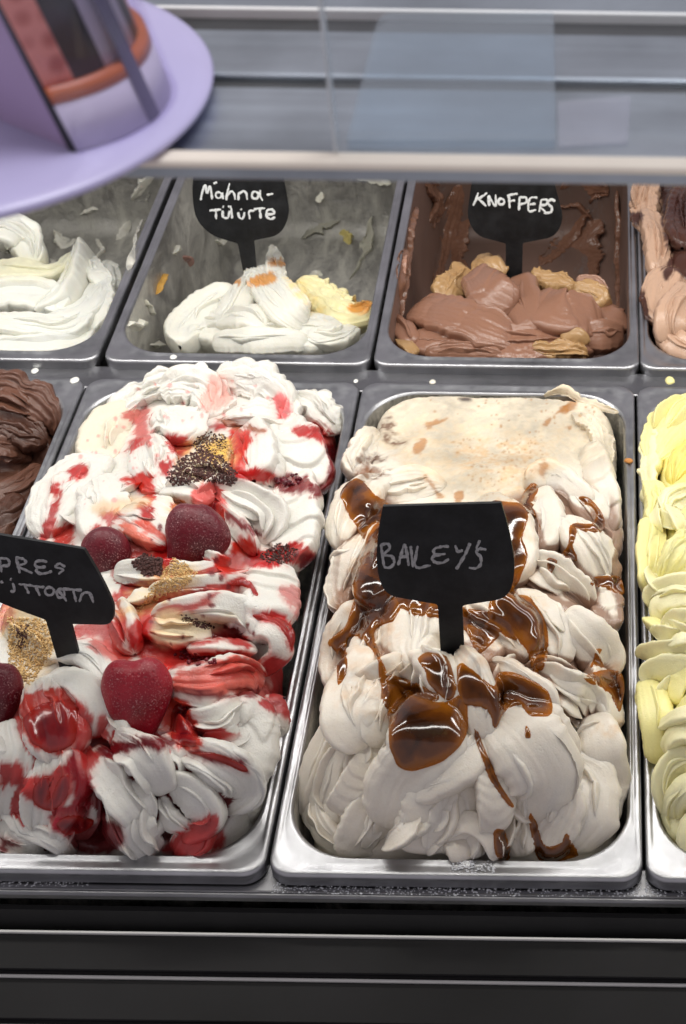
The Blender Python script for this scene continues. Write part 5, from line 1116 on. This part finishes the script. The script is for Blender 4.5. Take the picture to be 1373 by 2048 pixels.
for pts, w, c in (([(245, 600), (255, 620), (275, 640)], [16, 30, 20], None), ([(255, 650), (275, 660), (290, 650)], [20, 36, 20], None), ([(290, 600), (300, 612), (306, 630)], [10, 18, 10], None), ([(300, 688), (315, 684), (325, 690)], [8, 16, 8], None),
                  ([(340, 415), (350, 425), (352, 440)], [10, 24, 10], lin(214, 194, 130)), ([(335, 440), (345, 448), (350, 460)], [8, 14, 8], None), ([(312, 590), (320, 572), (330, 550)], [8, 18, 8], lin(196, 150, 70)), ([(365, 515), (375, 525), (380, 535)], [8, 16, 10], lin(170, 130, 118)),
                  ([(632, 400), (640, 392), (646, 384)], [6, 16, 8], None), ([(680, 465), (692, 475), (700, 490)], [8, 24, 12], lin(190, 176, 110)), ([(715, 356), (745, 355), (785, 366)], [10, 24, 12], None), ([(600, 480), (640, 450), (680, 440)], [8, 26, 8], lin(150, 148, 136)), ([(700, 560), (730, 500), (745, 430)], [8, 24, 10], lin(170, 168, 154)),
                  ([(345, 505), (352, 500), (358, 503)], [6, 14, 6], None), ([(430, 480), (440, 482), (452, 480)], [5, 10, 5], None), ([(620, 560), (632, 548), (645, 552)], [4, 10, 5], None)):
    sm.smear(pts, w, 1.6 if c is None else 1.2, c)
smear_build(sm, 'dried white and amber bits stuck to the walls of the almost empty pan', M_FROST)
sm = Smear(pan_bvh(BX[-2], ROW2), lin(214, 212, 202))
for pts, w in (([(265, 400), (285, 380), (310, 355)], [16, 40, 24]), ([(250, 560), (270, 500), (290, 440)], [14, 30, 16]), ([(110, 460), (130, 490), (150, 480)], [10, 30, 12]), ([(160, 430), (180, 425), (200, 420)], [8, 16, 8]), ([(235, 480), (250, 470), (262, 440)], [8, 20, 8]), ([(100, 520), (140, 530), (170, 520)], [16, 30, 16]), ([(190, 480), (200, 500), (190, 520)], [8, 18, 8])):
    sm.smear(pts, w, 1.0)
smear_build(sm, 'frosty white scrapings on the steel wall behind the plain white gelato', M_FROST)
# ------------------------------------------------------------------ drips and crumbs on the steel
def drip(px, py, z, rx, ry, h, col, label, cat='drip', name='gelato_drip', rough=.45):
    c = P(px, py, z); k = 1/scale_at(c); n = 14
    u = np.linspace(0, 2*np.pi, n, endpoint=False); v = np.linspace(.02, np.pi/2, 6)
    V = np.stack([np.outer(np.sin(v), np.cos(u))*rx*k, np.outer(np.sin(v), np.sin(u))*ry*k, np.outer(np.cos(v), np.ones(n))*h*1e-3], -1).reshape(-1, 3)
    V[:, :2] *= (1+.25*fbm(V, 500, int(px), 2))[:, None]
    i = np.arange(6*n).reshape(6, n); j = np.roll(i, -1, 1)
    F = np.stack([i[:-1], i[1:], j[1:], j[:-1]], -1).reshape(-1, 4)
    o = mesh_obj(name, V, F, plain(name+'_colour', col, rough, 0, .1, 300)); o.location = c
    tag(o, label, cat, 'spills on the steel'); return o
WH = lin(232, 232, 226)
drip(70, 742, -.0062, 7, 9, .8, WH, 'white gelato drop on the rail above the dark chocolate pan')
drip(149, 761, .0002, 9, 10, .8, WH, 'white gelato drop on the corner of the dark chocolate pan rim')
drip(347, 714, .0002, 7, 8, .8, WH, 'white drop on the front rim of the almost empty pan')
drip(712, 762, .0002, 5, 6, .6, WH, 'tiny white drop on the back corner of the strawberry pan rim')
drip(1258, 922, .0004, 9, 7, 1.6, lin(190, 130, 70), 'tan crumb on the side rim between caramel and yellow pans', 'crumb', 'biscuit_crumb', .8)
drip(866, 764, .0002, 7, 7, 1.2, lin(226, 222, 208), 'cream flake on the back rim of the caramel pan')
drip(1340, 762, .0004, 10, 12, 2.0, lin(238, 230, 160), 'yellow gelato lump on the back rim of the yellow pan')
def frost(px0, px1, py0, py1, z, n, seed, label):
    rs = np.random.RandomState(seed); V = []; F = []
    for i in range(n):
        c = P(rs.uniform(px0, px1), np.clip(rs.normal((py0+py1)/2, (py1-py0)/3.2), py0, py1), z); r = rs.uniform(.00015, .00055)
        a = rs.uniform(0, 6.3); q = [(math.cos(a+t)*r*rs.uniform(.6, 1.5), math.sin(a+t)*r*rs.uniform(.6, 1.3)) for t in (0, 1.26, 2.5, 3.77, 5.0)]
        b_ = len(V); V += [(c[0]+x, c[1]+y, c[2]) for x, y in q]+[(c[0], c[1], c[2]+r*.5)]; F += [(b_+t, b_+(t+1) % 5, b_+5) for t in range(5)]
    o = mesh_obj('frost', V, F, plain('frost_white', (.7, .72, .75), .6)); o['kind'] = 'stuff'; o['label'] = label; o['category'] = 'frost'
frost(545, 1373, 1766, 1792, -.0084, 900, 1, 'white frost specks on the rail below the pans')
frost(900, 990, 1722, 1745, .0001, 160, 2, 'white frost specks on the front rim of the caramel pan')
frost(0, 180, 1752, 1772, -.0084, 200, 3, 'white frost specks on the rail below the strawberry pan')
# ------------------------------------------------------------------ glass on the shelf
def glass_mat(name, tint, gloss=.1, haze=.0, hazecol=(.8, .85, .9)):
    m = bpy.data.materials.new(name); m.use_nodes = True; nt = m.node_tree; nt.nodes.clear(); L = nt.links.new
    out = N(nt, 'ShaderNodeOutputMaterial'); tr = N(nt, 'ShaderNodeBsdfTransparent'); tr.inputs[0].default_value = g4(tint)
    gl = N(nt, 'ShaderNodeBsdfGlossy'); gl.inputs['Roughness'].default_value = .05
    fr = N(nt, 'ShaderNodeLayerWeight'); fr.inputs[0].default_value = .5
    pw = N(nt, 'ShaderNodeMath', operation='POWER'); L(fr.outputs['Facing'], pw.inputs[0]); pw.inputs[1].default_value = 3.5
    mu = N(nt, 'ShaderNodeMath', operation='MULTIPLY_ADD'); L(pw.outputs[0], mu.inputs[0]); mu.inputs[1].default_value = gloss*5; mu.inputs[2].default_value = .03
    mx = N(nt, 'ShaderNodeMixShader'); L(mu.outputs[0], mx.inputs[0]); L(tr.outputs[0], mx.inputs[1]); L(gl.outputs[0], mx.inputs[2])
    df = N(nt, 'ShaderNodeBsdfDiffuse'); df.inputs[0].default_value = g4(hazecol)
    tc = N(nt, 'ShaderNodeTexCoord'); n = N(nt, 'ShaderNodeTexNoise', i_Scale=30.0, i_Detail=5.0); L(tc.outputs['Object'], n.inputs['Vector'])
    mr = N(nt, 'ShaderNodeMapRange'); L(n.outputs[0], mr.inputs[0]); mr.inputs['To Min'].default_value = haze*.6; mr.inputs['To Max'].default_value = haze*1.4
    m2 = N(nt, 'ShaderNodeMixShader'); L(mr.outputs[0], m2.inputs[0]); L(mx.outputs[0], m2.inputs[1]); L(df.outputs[0], m2.inputs[2]); L(m2.outputs[0], out.inputs[0])
    return m
M_PANE = glass_mat('pane_glass', (.97, .98, .99), .10, .02); M_ACR = glass_mat('acrylic', (.90, .94, .97), .10, .07, (.80, .86, .92)); M_FILM = glass_mat('film', (.95, .95, .97), .06, .10, (.8, .8, .86))
M_GEDGE = plain('polished_glass_edge', (.62, .66, .68), .2)
gp = empty('glass_pane', (0.3, 0, SHZ)); tag(gp, 'clear upright glass pane standing on the shelf edge', 'glass pane')
gy = P(665, 328, SHZ)[1]+.0035; gx = P(665, 328, SHZ)[0]
gp.location = (gx+.1, gy, SHZ+.0006)
add_box('pane', (gx+.0007, gy, SHZ+.0008), (X1-.03, gy+.004, SHZ+.22), M_PANE, gp)
add_box('polished_edge', (gx, gy+.0001, SHZ+.0008), (gx+.0006, gy+.0039, SHZ+.22), M_GEDGE, gp)
def flat_sheet(name, pts, rad, z, th, mat, label, cat):
    q = np.array(rounded(pts, rad)); Q = P(q[:, 0], q[:, 1], z); c = Q.mean(0)
    V, F = prism(Q+np.array([0, 0, th])-c, np.array([0, 0, 1.0]), th)
    o = mesh_obj(name, V, F, mat, smooth=False); o.location = c; tag(o, label, cat); return o
flat_sheet('acrylic_plate', [(694, 296), (760, 42), (1108, 40), (1112, 296)], [8, 26, 4, 4], SHZ-.0012, .002, M_ACR, 'clear acrylic plate with rounded corner lying flat on the shelf', 'plate')
flat_sheet('plastic_film', [(1116, 206), (1262, 194), (1256, 288), (1118, 296)], 6, SHZ-.0012, .0005, M_FILM, 'small square of clear plastic film lying on the shelf beside the acrylic plate', 'film')
# ------------------------------------------------------------------ lilac cone holder on the shelf corner
hc = np.array([-.0077, -.0834]); hz = SHZ+.0006
M_LIL = plain('lilac_plastic', lin(182, 176, 212), .30, 0, .05, 20); M_MAUVE = plain('mauve_plastic', lin(176, 154, 188), .3, 0, .06, 20); M_LILG = plain('grey_lilac', lin(192, 186, 204), .35, 0, .05, 30)
M_ORANGE = plain('orange_band', lin(184, 96, 46), .35, 0, .15, 60); M_BLK = plain('black_panel', (.02, .02, .024), .3); M_ROD = plain('grey_rod', lin(104, 98, 124), .3)
def waffle():
    m, nt, b = new_mat('pink_waffle'); L = nt.links.new
    tc = N(nt, 'ShaderNodeTexCoord'); v = N(nt, 'ShaderNodeTexVoronoi', i_Scale=190.0, i_Randomness=.05); L(tc.outputs['Object'], v.inputs['Vector'])
    r = ramp(nt, v.outputs['Distance'], [(.2, g4(lin(196, 104, 92))), (.5, g4(lin(240, 158, 142)))]); L(r.outputs[0], b.inputs['Base Color']); b.inputs['Roughness'].default_value = .6
    bp = N(nt, 'ShaderNodeBump', i_Strength=.6, i_Distance=.001); L(v.outputs['Distance'], bp.inputs['Height']); L(bp.outputs[0], b.inputs['Normal']); return m
M_WAF = waffle()
holder = empty('cone_holder', (hc[0], hc[1], hz)); tag(holder, 'lilac plastic cone holder with flared round base and clear window on the shelf corner', 'cone holder')
SHEAR = 0.0
def sector(name, prof, a0, a1, mat, parent=holder, n=40, closed=False):
    """surface of revolution between two azimuths; prof = closed list of (r, z)"""
    k = len(prof); A = np.radians(np.linspace(a0, a1, n)); V = []; F = []
    for t in A: V += [(hc[0]+r*math.cos(t)-SHEAR*max(z-.0032, 0), hc[1]+r*math.sin(t), hz+z) for r, z in prof]
    full = abs(a1-a0) >= 359.9
    for i in range(n-1):
        for j in range(k): F.append((i*k+j, (i+1)*k+j, (i+1)*k+(j+1) % k, i*k+(j+1) % k))
    if not full: F += [tuple(range(k))[::-1], tuple((n-1)*k+j for j in range(k))]
    o = mesh_obj(name, V, F, mat, parent, smooth=True)
    return o
def shell(r0, r1, z0, z1, th): return [(r0, z0), (r1, z1), (r1-th, z1), (r0-th, z0)]
sector('base_flange', [(.0004, 0), (.0585, 0), (.0598, .0008), (.0602, .0018), (.0594, .0026), (.0560, .0030), (.0004, .0032)], 0, 360, M_LIL, n=120)
w0 = P(160, 333, SHZ); w1 = P(0, 268, SHZ); fc = hc.copy()
hc = np.array([.019, -.0895])                       # axis of the window drum, set off-centre on the base
TP = -.03; SHEAR = .27
def az(px, py, h): q = P(px, py, hz+h)[:2]-hc; return math.degrees(math.atan2(q[1], q[0]))
A0 = az(163, 333, .003)
def drum(name, r, z0, z1, th, a0, a1, mat, n=40): return sector(name, shell(r-TP*z0, r-TP*z1, z0, z1, th), a0, a1, mat, n=n)
RW = .0272
drum('window', RW, .0033, .075, .0010, A0+1.2, 140, glass_mat('holder_window', (.97, .96, .99), .02, .0, (.75, .72, .85)), 60)
drum('inner_collar', RW-.0014, .0034, .0140, .0020, A0+1, 140, M_LILG, 60)
drum('orange_band', RW-.0013, .0142, .0172, .0050, A0+1, 140, M_ORANGE, 60)
b0, b1, b2, b3 = az(196, 184, .015), az(268, 160, .015), az(342, 104, .015), az(356, 78, .015)
for nm, a0, a1, mt in (('waffle_panel', A0+1, b0-.1, M_WAF), ('black_panel', b0, b1-.1, M_BLK), ('lilac_panel', b1, b2-.1, M_LILG), ('black_panel', b2, b3-.1, M_BLK), ('waffle_panel', b3, 140, M_WAF)):
    drum(nm, RW-.0030, .0174, .072, .002, a0, a1, mt, 24)
ar = az(312, 232, .004)
drum('rod', RW-.0011, .0036, .072, .0002, ar-4.5, ar+4.5, M_ROD, 6)
pd = (w1-w0)[:2]; pd /= np.linalg.norm(pd); pn = np.array([pd[1], -pd[0], 0.0]); pn = pn if pn@(CAM-w0) > 0 else -pn
q = np.array([(160, 328), (0, 16), (-150, -280), (-420, -280), (-300, 140), (-120, 220), (0, 264)], float)
Q = Pplane(q[:, 0], q[:, 1], w0, pn); V, F = prism(Q, pn, .0024); mesh_obj('side_panel', V, F, M_MAUVE, holder, smooth=False)
q = np.array([(165, 333), (4, 16), (-146, -280), (-158, -280), (-8, 16), (153, 331)], float)
Q = Pplane(q[:, 0], q[:, 1], w0+pn*.0006, pn); V, F = prism(Q, pn, .0005); mesh_obj('panel_edge', V, F, M_BLK, holder, smooth=False)
hc = fc
